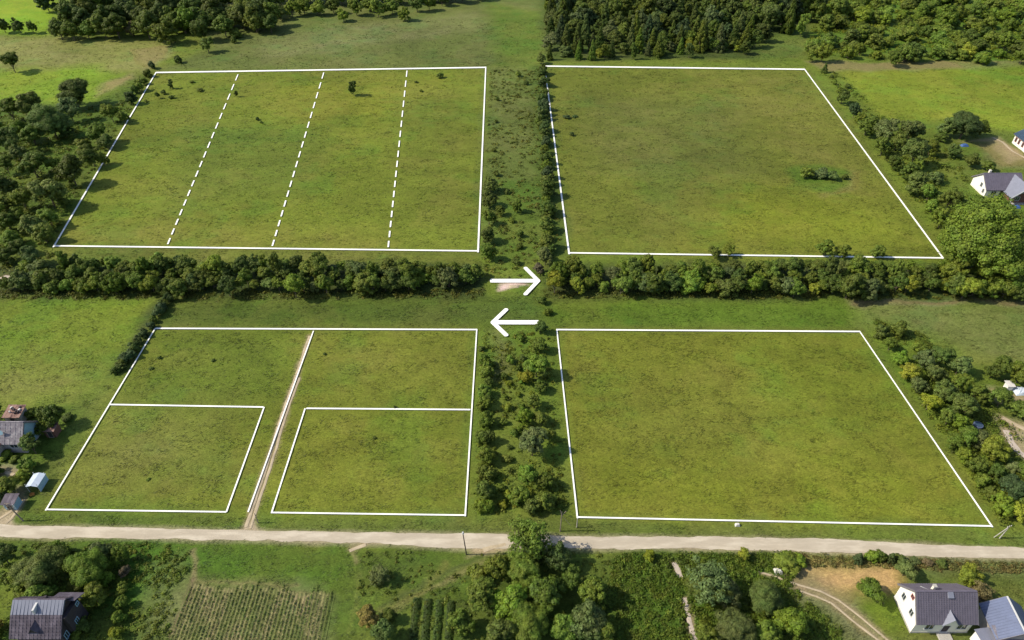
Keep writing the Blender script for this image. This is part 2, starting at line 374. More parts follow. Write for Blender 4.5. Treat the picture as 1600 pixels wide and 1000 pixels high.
# long-range patchiness of the grass, all of it real colour of the sward
big = fbm(wx, wy, 30, 21); mid = fbm(fx * .75, fy * 1.2, 8, 41, 4); sml = fbm(fx * .7, fy * 1.25, 2.6, 61, 3)
green = T[:, 1] > T[:, 0] * .98; T[green] *= np.array([.98, 1.07, 1.05])
k = np.where(green, 1.0, .35)
T *= (1 + k * ((big - .5) * .42 + (mid - .5) * .38 + (sml - .5) * .30))[:, None]
dry = np.clip((fbm(fx, fy, 16, 77) - .5) * 1.6 + (mid - .5) * .9, 0, .20) * green
T = T * (1 - dry[:, None]) + np.stack([T[:, 1] * 1.05, T[:, 1] * .93, T[:, 2] * 1.7], 1) * dry[:, None]
fresh = np.clip((fbm(fx, fy, 13, 99) - .56) * 3 + (sml - .5), 0, .6) * green
T = T * (1 - fresh[:, None]) + T * np.array([.74, .98, .9]) * fresh[:, None]
# worn earth beside the road and tracks
paint(ROAD, (.30, .25, .17), .8, 1, .25, 0, True)
for nm, pts, w, mm in TRACKS: paint_line(pts, w + .35, (.26, .205, .12), .45, .8)
paint([(366, 830), (384, 815), (396, 812), (410, 830)], (.34, .28, .19), .7, .9)
paint([(-20, 822), (0, 806), (22, 805), (30, 822)], (.34, .28, .19), .7, .9)
paint([(728, 838), (800, 836), (806, 856), (735, 862)], (.33, .26, .16), .8, .8)
paint_line([(595, 952), (640, 925), (690, 900), (750, 872)], .5, (.13, .135, .045), .5, .7)
paint_line([(605, 962), (650, 935), (700, 908), (755, 880)], .4, (.13, .135, .045), .5, .7)
for a_, b_, w_, c_ in (((598, 945), (752, 866), .45, (.05, .075, .018)), ((600, 955), (758, 874), .6, (.16, .15, .055)), ((606, 966), (762, 884), .4, (.05, .075, .018)), ((590, 968), (650, 932), .6, (.13, .14, .04)),
                       ((300, 862), (304, 905), .7, (.22, .18, .09)), ((304, 905), (262, 1000), .8, (.13, .10, .055)), ((548, 862), (556, 880), .5, (.20, .17, .08)), ((310, 908), (470, 912), .3, (.19, .17, .07)), ((312, 922), (500, 926), .3, (.19, .17, .07)),
                       ((640, 940), (700, 880), .8, (.12, .13, .03)), ((984, 872), (1120, 880), .4, (.12, .14, .03)), ((545, 985), (560, 900), .5, (.12, .15, .03))):
    paint_line([a_, ((a_[0] + b_[0]) / 2 + 3, (a_[1] + b_[1]) / 2 + 2), b_], w_, c_, .4, .8)
for a, b in (((88, 388), (745, 396)), ((250, 510), (742, 513)), ((872, 513), (1342, 516)), ((1265, 110), (1480, 405)), ((1350, 518), (1556, 822)), ((300, 112), (757, 103))):
    paint_line([a, b], 1.2, (.075, .085, .02), 1.0, .5)
# height: tussocky relief, level under the road and ruts
relief = (fbm(fx * .8, fy * 1.1, 2.4, 51, 3) - .5) * .20 + (fbm(fx * .7, fy * 1.25, .9, 55, 2) - .5) * .09
rz = np.ones_like(fx)
m_near = (fy > 60) & (fy < 80) & (np.abs(fx) < 130)
rz[m_near] *= np.clip(sdist(fx[m_near], fy[m_near], ROAD) / 1.5, 0, 1)
for nm, pts, w, mm in TRACKS:
    P = gp(pts); i = np.where((np.abs(fx - P[0][0]) < 60) & (np.abs(fy - P[0][1]) < 60))[0]
    rz[i] *= np.clip((seg_dist(fx[i], fy[i], P) - w) / .8, 0, 1)
for q in PL.values():
    P = gp(q); rz *= np.clip(.25 + seg_dist(fx, fy, P + [P[0]]) / 2.5, 0, 1)
fz = relief * rz * np.clip((600 - fy) / 100, 0, 1) - .02 * (1 - rz)
for P in (gp([(1052, 876), (1058, 890), (1064, 904)]), gp([(1067, 932), (1073, 960), (1080, 985), (1085, 1006), (1092, 1040)])):
    P = [(a_ - .62, b_) for a_, b_ in P]; i = np.where((np.abs(fx - P[0][0]) < 12) & (np.abs(fy - P[0][1]) < 22))[0]
    k = np.clip(1.25 - seg_dist(fx[i], fy[i], P) / .42, 0, 1); fz[i] -= .75 * k; T[i] = T[i] * (1 - k[:, None]) + np.array([.07, .055, .035]) * k[:, None]
I = np.arange(nx * ny).reshape(ny, nx)
F = np.stack([I[:-1, :-1], I[:-1, 1:], I[1:, 1:], I[1:, :-1]], -1).reshape(-1, 4)

gm, n, l, out = new_mat('meadow_grass')
geo = n.new('ShaderNodeNewGeometry'); pos = geo.outputs['Position']
at = n.new('ShaderNodeAttribute'); at.attribute_name = 'tint'
mp = n.new('ShaderNodeMapping'); mp.inputs['Scale'].default_value = (.62, 1.25, 1); mp.inputs['Rotation'].default_value = (0, 0, .2); l.new(pos, mp.inputs[0])
a = noise(n, l, mp.outputs[0], 1.1, 4, .6, 1.6); b = noise(n, l, mp.outputs[0], 3.3, 4, .65, 1.0); c = noise(n, l, pos, .25, 3, .5, .5)
fa = ramp(n, l, a, .3, .7, .86, 1.14); fb = ramp(n, l, b, .3, .7, .84, 1.16)
def strands(scale, dist, w, amt, rot):       # thin curling grass strands, blade highlights painted into the colour
    m2 = n.new('ShaderNodeMapping'); m2.inputs['Scale'].default_value = (.55, 1.2, 1); m2.inputs['Rotation'].default_value = (0, 0, rot); l.new(pos, m2.inputs[0])
    q = noise(n, l, m2.outputs[0], scale, 2, .5, dist); q = math_node(n, l, 'ABSOLUTE', math_node(n, l, 'SUBTRACT', q, .5)); return ramp(n, l, q, 0, w, amt, 1.0)
st1 = strands(1.0, 2.2, .05, 1.32, .3); st2 = strands(1.7, 1.6, .05, 1.24, -.5); st3 = strands(.8, 2.4, .035, .90, .9)
colr = vmul(n, l, at.outputs['Color'], math_node(n, l, 'MULTIPLY', fa, fb))
colr = vmul(n, l, colr, math_node(n, l, 'MULTIPLY', math_node(n, l, 'MULTIPLY', st1, st2), st3))
warm = n.new('ShaderNodeVectorMath'); warm.operation = 'MULTIPLY'; warm.inputs[1].default_value = (1.05, 1.0, 1.1); l.new(colr, warm.inputs[0])
colr = mixc(n, l, ramp(n, l, c, .42, .62), colr, warm.outputs[0])
p = n.new('ShaderNodeBsdfPrincipled'); l.new(colr, p.inputs['Base Color']); p.inputs['Roughness'].default_value = .85; p.inputs['Specular IOR Level'].default_value = .12
bn = n.new('ShaderNodeBump'); bn.inputs['Strength'].default_value = .9; bn.inputs['Distance'].default_value = .13
l.new(math_node(n, l, 'ADD', a, math_node(n, l, 'MULTIPLY', b, .5)), bn.inputs['Height']); l.new(bn.outputs[0], p.inputs['Normal'])
l.new(p.outputs[0], out.inputs[0])
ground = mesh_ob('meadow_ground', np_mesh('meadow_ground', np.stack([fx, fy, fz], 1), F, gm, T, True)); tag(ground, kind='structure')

# the ground's colour at any place (for the grass that grows on it)
rowf = lambda y: np.interp(y, Ys, np.arange(ny)); 
def ground_tint(x, y):
    r = np.clip(np.round(rowf(y)).astype(int), 0, ny - 1); u = x / halfw[r]
    c = np.clip(np.round(np.interp(u, us, np.arange(nx))).astype(int), 0, nx - 1); return T[r * nx + c]

# ------------------------------------------------------------ road and tracks
def ribbon(name, left, right, mat, z, jag, step=.5, kind='structure', parent=None):
    L = np.array(left); R = np.array(right); s = np.r_[0, np.cumsum(np.hypot(*np.diff((L + R) / 2, axis=0).T))]
    n_ = max(4, int(s[-1] / step)); t = np.linspace(0, s[-1], n_)
    li = np.stack([np.interp(t, s, L[:, i]) for i in (0, 1)], 1); ri = np.stack([np.interp(t, s, R[:, i]) for i in (0, 1)], 1)
    d = ri - li; w = np.hypot(*d.T)[:, None]; d = d / w
    j1 = (fbm(t, t * 0, 3, int(abs(L[0, 0]) * 3) % 50 + 1) - .5) * 2 * jag; j2 = (fbm(t, t * 0, 3, int(abs(R[0, 0]) * 5) % 50 + 3) - .5) * 2 * jag
    li = li + d * j1[:, None]; ri = ri + d * j2[:, None]
    cols = [li + (ri - li) * q for q in (0, .25, .5, .75, 1)]
    V = np.concatenate([np.c_[c_, np.full(n_, z + (.0 if q in (0, 4) else (.035 if q == 2 else .02)))] for q, c_ in enumerate(cols)])
    Fq = []
    for q in range(4):
        a_ = np.arange(n_ - 1) + q * n_; Fq.append(np.stack([a_ + n_, a_ + n_ + 1, a_ + 1, a_], 1))
    o = mesh_ob(name, np_mesh(name, V, np.concatenate(Fq)[:, ::-1], mat, None, True), parent); tag(o, kind=kind); return o
ribbon('gravel_road', gp(ROAD_B), gp(ROAD_T), M['gravel'], .012, .38)
for nm, pts, w, mm in TRACKS:
    P = np.array(gp(pts)); dv = np.gradient(P, axis=0); nn = np.stack([-dv[:, 1], dv[:, 0]], 1); nn /= np.hypot(*nn.T)[:, None]
    ribbon(nm, P - nn * w / 2, P + nn * w / 2, M[mm], .02, w * .32, .35)

# ------------------------------------------------------------ foliage meshes
def leaf_quads(Cn, Nn, size, rs, elong=1.45):
    n_ = len(Cn); r = rs.normal(size=(n_, 3)); Nn = Nn / (np.linalg.norm(Nn, axis=1, keepdims=True) + 1e-9)
    u = np.cross(Nn, r); u /= np.linalg.norm(u, axis=1, keepdims=True) + 1e-9; w = np.cross(Nn, u)
    s = size[:, None]; a_ = u * s * elong * .5; b_ = w * s * .5
    V = np.stack([Cn - a_, Cn + b_ * .9 - a_ * .15, Cn + a_, Cn - b_ * .9 - a_ * .15], 1).reshape(-1, 3)
    return V, np.arange(4 * n_).reshape(-1, 4)
def sphere_dirs(n_, rs):
    v = rs.normal(size=(n_, 3)); return v / np.linalg.norm(v, axis=1, keepdims=True)
_ico = None
def blob(c, r, rs):
    la = np.linspace(-1.25, 1.25, 5); V = []; n_ = 7
    for i, q in enumerate(la):
        for k_ in range(n_):
            a_ = 2 * math.pi * k_ / n_ + i * .4; rr = r * (.85 + .3 * rs.rand())
            V.append((c[0] + rr * math.cos(q) * math.cos(a_), c[1] + rr * math.cos(q) * math.sin(a_), c[2] + rr * math.sin(q)))
    Fq = [(i * n_ + k_, i * n_ + (k_ + 1) % n_, (i + 1) * n_ + (k_ + 1) % n_, (i + 1) * n_ + k_) for i in range(4) for k_ in range(n_)]
    return np.array(V), np.array(Fq)
def crown(seed, shape='round', nc=70, per=105, leaf=.045):
    rs = np.random.RandomState(seed); clumps = []
    nl = {'round': 5, 'full': 5, 'column': 4, 'sparse': 6}.get(shape, 4)
    lobes = []
    for j in range(nl):
        a_ = 6.283 * (j + rs.uniform(-.3, .3)) / nl; q = rs.uniform(.10, .24) if j else .03
        if shape == 'column': lobes.append((q * .6 * math.cos(a_), q * .6 * math.sin(a_), .22 + .56 * j / (nl - 1), rs.uniform(.24, .34), rs.uniform(.20, .26)))
        elif shape == 'shrub': lobes.append((q * math.cos(a_), q * math.sin(a_), rs.uniform(.2, .42), rs.uniform(.22, .32), rs.uniform(.3, .5)))
        else:
            z0 = {'round': .50, 'full': .42, 'sparse': .54}.get(shape, .5); lobes.append((q * math.cos(a_), q * math.sin(a_), z0 + (rs.uniform(.05, .16) if j == 0 else rs.uniform(-.14, .10)), rs.uniform(.20, .31), rs.uniform(.24, .32 if shape != 'full' else .36)))
    for i in range(nc):
        if shape == 'conifer':
            h = rs.rand() ** .9; z = .10 + .84 * h; R = .46 * (1 - h) ** .85 + .03; a_ = rs.rand() * 6.283; q = R * (.35 + .65 * rs.rand() ** .5)
            clumps.append((q * math.cos(a_), q * math.sin(a_), z - q * .22, .055 + .07 * (1 - h)))
            continue
        lx, ly, lz, lr, lh = lobes[i % nl]
        d = rs.normal(size=3); d /= np.linalg.norm(d)
        if d[2] < -.5: d[2] *= -1
        q = rs.rand() ** .3; r = rs.choice([.055, .075, .10, .13], p=[.3, .35, .25, .1]) * {'shrub': 1.5, 'sparse': .8}.get(shape, 1)
        clumps.append((lx + d[0] * lr * q, ly + d[1] * lr * q, min(.97 - r * .5, max(.08, lz + d[2] * lh * q)), r))
    Vs, Fs, off = [], [], 0; ctr = np.array([0, 0, .45])
    for (x, y_, z, r) in clumps:
        n_ = int(per * (r / .10) ** 1.8) + 10; dd = sphere_dirs(n_, rs); dd[:, 2] = np.where((dd[:, 2] < -.3) & (rs.rand(n_) < .7), -dd[:, 2], dd[:, 2])
        c = np.array([x, y_, z]); flat = np.array([1, 1, .8 if shape != 'conifer' else .55])
        P = c + dd * flat * r * (rs.uniform(.68, 1.12, (n_, 1)))
        out_ = c - ctr; out_ /= np.linalg.norm(out_) + 1e-6
        N_ = dd * 1.0 + out_ * .25 + rs.normal(size=(n_, 3)) * .30 + np.array([0, 0, .12])
        V, Fq = leaf_quads(P, N_, leaf * rs.uniform(.6, 1.35, n_), rs); Vs.append(V); Fs.append(Fq + off); off += len(V)
        if shape not in ('sparse',):
            V, Fq = blob(c, r * .62, rs); Vs.append(V); Fs.append(Fq + off); off += len(V)
    V = np.concatenate(Vs)
    lo, hi = np.percentile(V, 1.0, axis=0), np.percentile(V, 99.0, axis=0); k_ = .98 / max(hi[0] - lo[0], hi[1] - lo[1]); ce = (lo + hi) / 2; kz = .98 / hi[2]
    V[:, 0] = (V[:, 0] - ce[0]) * k_; V[:, 1] = (V[:, 1] - ce[1]) * k_; V[:, 2] = np.maximum(V[:, 2] * kz, .015)
    clumps = [((x - ce[0]) * k_, (y_ - ce[1]) * k_, z * kz, r) for (x, y_, z, r) in clumps]
    return np_mesh('crown', V, np.concatenate(Fs), M['leaf']), clumps
def trunk_mesh(seed, clumps, shape):
    rs = np.random.RandomState(seed + 500); mb = MB(); top = .5 if shape not in ('conifer', 'column') else .93
    r0 = .028 if shape != 'shrub' else .016; pts = [Vector((0, 0, -.02))]
    for i in range(1, 5): pts.append(Vector((rs.normal() * .012 * i, rs.normal() * .012 * i, top * i / 4)))
    for i in range(4): mb.tube(pts[i], pts[i + 1], r0 * (1 - i * .2), r0 * (1 - (i + 1) * .2), 8)
    sel = sorted(clumps, key=lambda c: -math.hypot(c[0], c[1]))[::max(1, len(clumps) // 9)][:8]
    for (x, y_, z, r) in sel:
        st = pts[1].lerp(pts[3], rs.rand()) if shape != 'conifer' else Vector((0, 0, z + .02))
        if shape == 'shrub': st = Vector((x * .1, y_ * .1, 0))
        md = st.lerp(Vector((x, y_, z)), .5) + Vector((0, 0, -.02)); mb.tube(st, md, r0 * .45, r0 * .3, 6); mb.tube(md, (x, y_, z), r0 * .3, r0 * .12, 5)
    me = bpy.data.meshes.new('trunk'); me.from_pydata(mb.v, [], mb.f); me.materials.append(M['bark']); me.update(); return me
VAR = {}
def make_vars(key, shape, n_, **kw):
    VAR[key] = []
    for i in range(n_):
        sd = hash_seed(key) + i * 13; cm, cl = crown(sd, shape, **kw); VAR[key].append((cm, trunk_mesh(sd, cl, shape)))
def hash_seed(k_): return sum(ord(c) * (i + 3) for i, c in enumerate(k_)) % 900
make_vars('B', 'round', 6, nc=105, per=95, leaf=.036)
make_vars('F', 'full', 7, nc=105, per=90, leaf=.038)
make_vars('L', 'round', 3, nc=300, per=230, leaf=.0165)     # large trees: finer leaves for their size
make_vars('P', 'column', 3, nc=90, per=80, leaf=.04)
make_vars('C', 'conifer', 4, nc=150, per=70, leaf=.034)
make_vars('S', 'shrub', 5, nc=50, per=45, leaf=.06)
make_vars('D', 'sparse', 3, nc=110, per=60, leaf=.028)

TONES = dict(d=(.106, .150, .024), e=(.080, .125, .036), m=(.148, .202, .026), l=(.168, .245, .028), y=(.240, .285, .026), g=(.135, .182, .048), b=(.20, .165, .08), o=(.28, .22, .05))
TNAME = dict(d='dark green', e='bluish dark green', m='mid green', l='light green', y='lime green', g='grey-green', b='brownish', o='orange-tinged')
KIND = dict(B=('broadleaf_tree', 'tree'), F=('hedge_tree', 'tree'), L=('large_tree', 'tree'), P=('columnar_tree', 'tree'), C=('conifer_tree', 'conifer'), S=('shrub', 'shrub'), D=('sparse_tree', 'tree'))
KWORD = dict(B='round tree', F='full tree', L='spreading tree', P='narrow tree', C='conifer', S='shrub', D='thin tree')
ASP = dict(B=1.12, F=1.1, L=1.0, P=2.2, C=2.3, S=.8, D=1.1); CZ = dict(B=.54, F=.48, L=.54, P=.53, C=.42, S=.38, D=.56)
TREES = []
def T_(zone, items):
    for it in items:
        cx, cy, w, tone = it[:4]; kind = it[4] if len(it) > 4 else 'B'; asp = it[5] if len(it) > 5 else ASP[kind]
        TREES.append([zone, cx, cy, w, tone, kind, asp])
def pick(s): return rnd.choice(s)
def row(zone, pts, w0, w1, gap, tones, kinds='F', jy=3, jx=4, asp=None):
    P = [np.array(p, float) for p in pts]; seg = [np.hypot(*(b - a)) for a, b in zip(P[:-1], P[1:])]; tot = sum(seg); s = rnd.random() * gap * .5
    while s < tot:
        q = s; i = 0
        while q > seg[i] and i < len(seg) - 1: q -= seg[i]; i += 1
        c = P[i] + (P[i + 1] - P[i]) * q / seg[i]; w = rnd.uniform(w0, w1); kd = pick(kinds)
        if kd in 'CP': w *= .62
        T_(zone, [(c[0] + rnd.uniform(-jx, jx), c[1] + rnd.uniform(-jy, jy), w, pick(tones), kd, (asp or ASP[kd]) * rnd.uniform(.88, 1.18))]); s += gap * rnd.uniform(.75, 1.25)

# far left wood and band along the top
Z = 'wood at the top left'
T_(Z, [(92, 46, 30, 'd', 'F'), (112, 22, 36, 'd'), (112, 50, 28, 'l', 'F'), (138, 14, 32, 'm'), (160, 42, 34, 'm', 'F'), (181, 42, 36, 'd', 'F'), (152, 4, 34, 'l'), (195, 14, 32, 'g'),
        (205, 46, 22, 'b', 'F'), (228, 40, 40, 'm'), (234, 14, 32, 'm'), (262, 16, 42, 'g'), (258, 50, 36, 'm', 'F'), (286, 34, 36, 'l', 'F'), (302, 14, 42, 'd'), (312, 48, 32, 'd', 'F'),
        (335, 18, 42, 'd'), (350, 42, 32, 'm', 'F'), (376, 22, 38, 'm'), (400, 26, 40, 'd', 'F'), (388, 4, 32, 'l'), (368, 54, 18, 'l', 'S'), (422, 38, 26, 'd'), (412, 10, 32, 'd'), (135, 48, 26, 'l', 'F'), (205, 22, 30, 'd')])
row('back of the wood at the top left', [(90, -12), (420, -12)], 32, 42, 26, 'dmmlg', 'BF', 5, 5)
T_('meadow at the far top left', [(4, 40, 20, 'd', 'F', 1.3), (28, 41, 17, 'd', 'F', 1.5), (50, 43, 16, 'd', 'F', 1.3), (70, 0, 36, 'e', 'F'), (17, 97, 30, 'd', 'B')])
T_('edge of the meadow above the upper left plot', [(323, 70, 22, 'm', 'B'), (365, 63, 10, 'd', 'S', 1.2), (278, 94, 14, 'd', 'S', .9)])
Z = 'tree band at the top centre'
T_(Z, [(455, 14, 24, 'l', 'F'), (474, 10, 24, 'm', 'F'), (496, 13, 22, 'l', 'F'), (520, 10, 22, 'm', 'F'), (536, 24, 18, 'l', 'B'), (556, 12, 24, 'l', 'F'), (576, 6, 22, 'm', 'F'), (590, 13, 26, 'l', 'F'),
        (612, 10, 22, 'l', 'F'), (631, 22, 20, 'l', 'B'), (651, 6, 24, 'd', 'F'), (670, 5, 22, 'm', 'F'), (436, 20, 22, 'd', 'F'), (690, -3, 24, 'd', 'F'), (722, -8, 24, 'd', 'F'), (750, -12, 24, 'm', 'F')])
row('back of the tree band at the top centre', [(430, -8), (720, -16)], 24, 32, 15, 'dmml', 'FB', 4, 4)
row('back of the wood at the top left', [(110, 30), (430, 28)], 28, 38, 22, 'dmmd', 'F', 5, 5)
row('back of the wood at the top left', [(120, 2), (430, 2)], 30, 38, 22, 'dmmd', 'F', 5, 5)
# forest top centre
for cy, x0, x1, w0, w1, kk, tt in ((80, 862, 1172, 15, 23, 'CCFSP', 'dmmgl'), (66, 862, 1186, 22, 30, 'CFFC', 'dmdmg'), (50, 858, 1212, 24, 34, 'CFBF', 'dmmedg'), (34, 858, 1245, 26, 36, 'FBFC', 'dmedmg'),
                                   (17, 860, 1285, 28, 38, 'FBC', 'dmedm'), (0, 852, 1300, 28, 38, 'FBC', 'dmedmg'), (-18, 852, 1310, 30, 38, 'FB', 'demm')):
    row('front edge of the dark forest at the top' if cy == 80 else 'interior of the dark forest at the top', [(x0, cy), (x1, cy - (8 if cy > 60 else 2))], w0, w1, 18 if cy > 70 else 20, tt, kk, 4, 4)
T_('front edge of the dark forest at the top', [(1078, 70, 16, 'y', 'S', 1.2), (1152, 77, 10, 'y', 'S', 1.2), (936, 84, 14, 'y', 'S', .9), (1095, 60, 22, 'm', 'C', 2.4), (1100, 55, 20, 'd', 'C', 2.4), (1125, 62, 20, 'g', 'C', 2.4), (1030, 76, 18, 'm', 'C', 2.0)])
# scrub top right
for cy in (84, 72, 58, 44, 30, 16, 2, -14):
    row('scrubland at the top right', [(1285 if cy < 70 else 1262, cy), (1640, cy + 2)], 17, 33, 24, 'mmllmldm', 'SSSSFS', 8, 11, None)
T_('scrubland at the top right', [(1255, 38, 18, 'l', 'P', 2.2), (1312, 14, 34, 'm', 'F'), (1512, 82, 22, 'y', 'S', 1.1), (1270, 74, 24, 'm', 'S', 1)])
# left side woodland
Z = 'woodland left of the upper left plot'
T_(Z, [(115, 145, 46, 'd', 'L', .95), (15, 172, 32, 'd'), (44, 165, 38, 'd'), (78, 190, 52, 'g', 'L', 1), (107, 172, 34, 'g'), (30, 203, 30, 'l'), (10, 222, 40, 'd'), (50, 212, 30, 'm', 'F'), (105, 207, 24, 'd', 'S'),
        (172, 176, 26, 'l', 'B'), (192, 184, 18, 'm', 'F'), (150, 208, 30, 'l', 'B'), (165, 222, 22, 'd', 'F'), (142, 244, 30, 'd'), (110, 268, 40, 'd', 'F', 1.3), (50, 258, 38, 'm'), (8, 258, 26, 'm'), (28, 240, 26, 'g', 'F'),
        (75, 300, 46, 'g', 'B'), (34, 310, 34, 'm'), (76, 340, 30, 'l', 'F'), (10, 345, 30, 'd'), (52, 352, 34, 'g', 'F'), (28, 334, 24, 'l', 'S'), (16, 372, 26, 'l', 'F'), (26, 388, 26, 'd'), (68, 366, 30, 'm', 'F'), (46, 402, 30, 'g', 'F'),
        (6, 400, 26, 'd', 'F'), (8, 292, 30, 'd', 'F'), (82, 256, 24, 'l', 'F'), (-15, 330, 34, 'm'), (-18, 200, 34, 'm'), (-15, 280, 34, 'm'), (130, 228, 22, 'm', 'S'), (160, 250, 20, 'm', 'F'), (8, 318, 26, 'm', 'S'), (62, 420, 30, 'g', 'S'), (100, 318, 18, 'm', 'S'), (40, 420, 26, 'm', 'S')])
row('hedgerow at the upper left corner of the upper left plot', [(240, 100), (226, 122), (202, 158)], 12, 20, 13, 'dem', 'SF', 2, 2, 1)
# shrubs inside the upper plots
T_('grass of the upper left plot', [(551, 137, 13, 'd', 'P', 2.0), (266, 131, 9, 'd', 'P', 1.8), (246, 149, 8, 'd', 'F', 1.4), (255, 144, 8, 'd', 'F', 1), (369, 147, 6, 'd', 'F', 1.8), (688, 119, 12, 'd', 'S', .7), (313, 141, 10, 'd', 'S', .5),
                                    (402, 186, 7, 'd', 'S', .8), (228, 158, 6, 'm', 'S', .7), (408, 191, 6, 'm', 'S', .6), (268, 152, 9, 'd', 'S', .6), (650, 128, 6, 'd', 'S', .6), (300, 128, 8, 'd', 'S', .4), (658, 142, 7, 'm', 'S', .5)])
T_('island of bushes in the upper right plot', [(1261, 271, 22, 'm', 'S', .9), (1284, 272, 22, 'g', 'S', .7), (1300, 276, 20, 'g', 'S', .7), (1320, 277, 12, 'd', 'S', .7), (1272, 275, 14, 'g', 'S', .7)])
T_('grass of the upper right plot', [(885, 183, 12, 'e', 'S', .5), (894, 210, 8, 'e', 'S', .8), (898, 182, 9, 'e', 'S', .4)])
# long cross hedge
Z = 'long cross hedge left of the gap'
row('back row of the cross hedge left of the gap', [(95, 412), (300, 418), (520, 420), (755, 424)], 17, 38, 17, 'dmmdgml', 'FFBBP', 6, 5)
row('front row of the cross hedge left of the gap', [(5, 444), (250, 446), (500, 444), (752, 434)], 19, 39, 19, 'dmmlldygm', 'FFBS', 6, 5)
row('middle of the cross hedge left of the gap', [(90, 430), (740, 430)], 20, 28, 26, 'dmm', 'F', 4, 4)
row('back row of the cross hedge right of the gap', [(862, 424), (1060, 424), (1300, 420), (1500, 420)], 16, 37, 18, 'mmdlmg', 'FFBBP', 6, 5)
row('front row of the cross hedge right of the gap', [(858, 444), (1100, 446), (1300, 448), (1640, 448)], 19, 41, 20, 'mmldmdgy', 'FFBS', 6, 5)
row('middle of the cross hedge right of the gap', [(870, 434), (1500, 434)], 22, 28, 28, 'dmm', 'F', 4, 4)
T_('back row of the cross hedge right of the gap', [(1118, 395, 20, 'm'), (1140, 392, 18, 'm'), (1290, 388, 26, 'l'), (1316, 392, 22, 'm'), (1372, 394, 22, 'l', 'F'), (1500, 398, 22, 'y', 'F')])
T_('big trees beside the right hand houses', [(1545, 374, 100, 'l', 'L', .95), (1508, 350, 44, 'l', 'L', .9), (1585, 352, 46, 'm', 'L'), (1600, 402, 44, 'm', 'F'), (1545, 424, 46, 'l', 'L', .9), (1508, 405, 40, 'l', 'F'), (1490, 425, 44, 'm', 'F'),
                                           (1498, 448, 38, 'm', 'F'), (1580, 446, 42, 'l', 'F'), (1558, 452, 34, 'l', 'F'), (1625, 440, 44, 'd', 'F'), (1525, 450, 30, 'l', 'F')])
# centre strip, upper half
T_('left side of the strip between the upper plots', [(767, 290, 24, 'd', 'F'), (765, 312, 26, 'd', 'F'), (764, 340, 26, 'm', 'F'), (762, 368, 26, 'd', 'F'), (764, 395, 28, 'l', 'F'), (775, 272, 12, 'd', 'S'), (782, 330, 16, 'd', 'F')])
T_('right side of the strip between the upper plots', [(848, 108, 14, 'd', 'F', 1.2), (846, 92, 13, 'd', 'F', 1.3), (848, 128, 15, 'm', 'S', 1), (849, 150, 15, 'd', 'S', 1), (850, 175, 16, 'e', 'S', 1), (848, 198, 16, 'd', 'S', 1), (852, 222, 16, 'e', 'F'), (854, 248, 18, 'd', 'F'),
                                                        (855, 270, 20, 'e', 'F'), (856, 298, 26, 'd', 'F'), (856, 326, 24, 'm', 'F'), (854, 352, 24, 'm', 'F'), (855, 378, 26, 'm', 'F'), (852, 402, 28, 'g', 'F'), (842, 420, 16, 'b', 'F'), (840, 190, 10, 'm', 'S')])
T_('middle of the strip between the upper plots', [(808, 322, 17, 'm', 'F', 1.5), (812, 366, 13, 'm', 'S', 1), (793, 300, 10, 'd', 'S'), (800, 345, 10, 'm', 'S'), (806, 410, 14, 'd', 'S'), (777, 155, 8, 'd', 'S'), (775, 190, 7, 'd', 'S'), (810, 117, 10, 'l', 'S'), (822, 130, 9, 'd', 'S'), (772, 235, 8, 'd', 'S'), (812, 385, 12, 'd', 'S')])
# centre strip, lower half
T_('left side of the strip between the lower plots', [(763, 572, 17, 'l', 'F'), (765, 597, 16, 'm', 'F'), (762, 625, 18, 'd', 'F'), (761, 655, 24, 'm', 'F'), (763, 684, 22, 'd', 'F'), (761, 712, 28, 'm', 'F'), (765, 740, 22, 'm', 'F'), (760, 768, 30, 'm', 'F', 1.3), (763, 792, 20, 'l', 'S', 1), (752, 545, 10, 'd', 'S')])
T_('right side of the strip between the lower plots', [(846, 470, 16, 'd', 'S'), (856, 488, 14, 'm', 'S'), (845, 512, 20, 'd', 'F'), (842, 540, 24, 'l', 'F'), (838, 572, 38, 'l', 'B'), (822, 590, 24, 'y', 'F'), (846, 604, 20, 'd', 'F'), (834, 628, 26, 'm', 'F'), (822, 650, 26, 'l', 'F'), (846, 655, 24, 'm', 'F'),
                                                         (832, 694, 46, 'g', 'B'), (856, 680, 22, 'm', 'F'), (824, 742, 36, 'l', 'F'), (852, 752, 28, 'd', 'F'), (812, 775, 30, 'm', 'F'), (852, 782, 30, 'l', 'F'), (830, 792, 26, 'd', 'F')])
row('low bushes amid the strip between the lower plots', [(788, 560), (795, 680), (792, 800)], 9, 17, 18, 'mldly', 'S', 4, 10, .8)
row('right side of the strip between the upper plots', [(846, 108), (850, 200), (856, 290), (858, 410)], 14, 20, 13, 'dmed', 'SF', 3, 3, .9)
row('left side of the strip between the lower plots', [(758, 560), (756, 800)], 13, 24, 27, 'mldml', 'SF', 3, 4, 1)
row('low bushes amid the strip between the lower plots', [(815, 525), (808, 680)], 9, 15, 20, 'mldl', 'S', 4, 6, .8)
# diagonal hedge left of the lower left plot
row('dark diagonal hedge left of the lower left plot', [(262, 466), (240, 500), (212, 540), (180, 582)], 13, 20, 10, 'deed', 'S', 2, 3, .9)
T_('grass of the lower left plot', [(249, 559, 8, 'd', 'S', .6), (333, 563, 7, 'd', 'S', .6), (236, 576, 8, 'd', 'S', .4), (617, 636, 6, 'd', 'S', .8), (585, 684, 6, 'd', 'S', .6), (232, 749, 7, 'm', 'S', .5), (507, 553, 6, 'd', 'S', .5)])
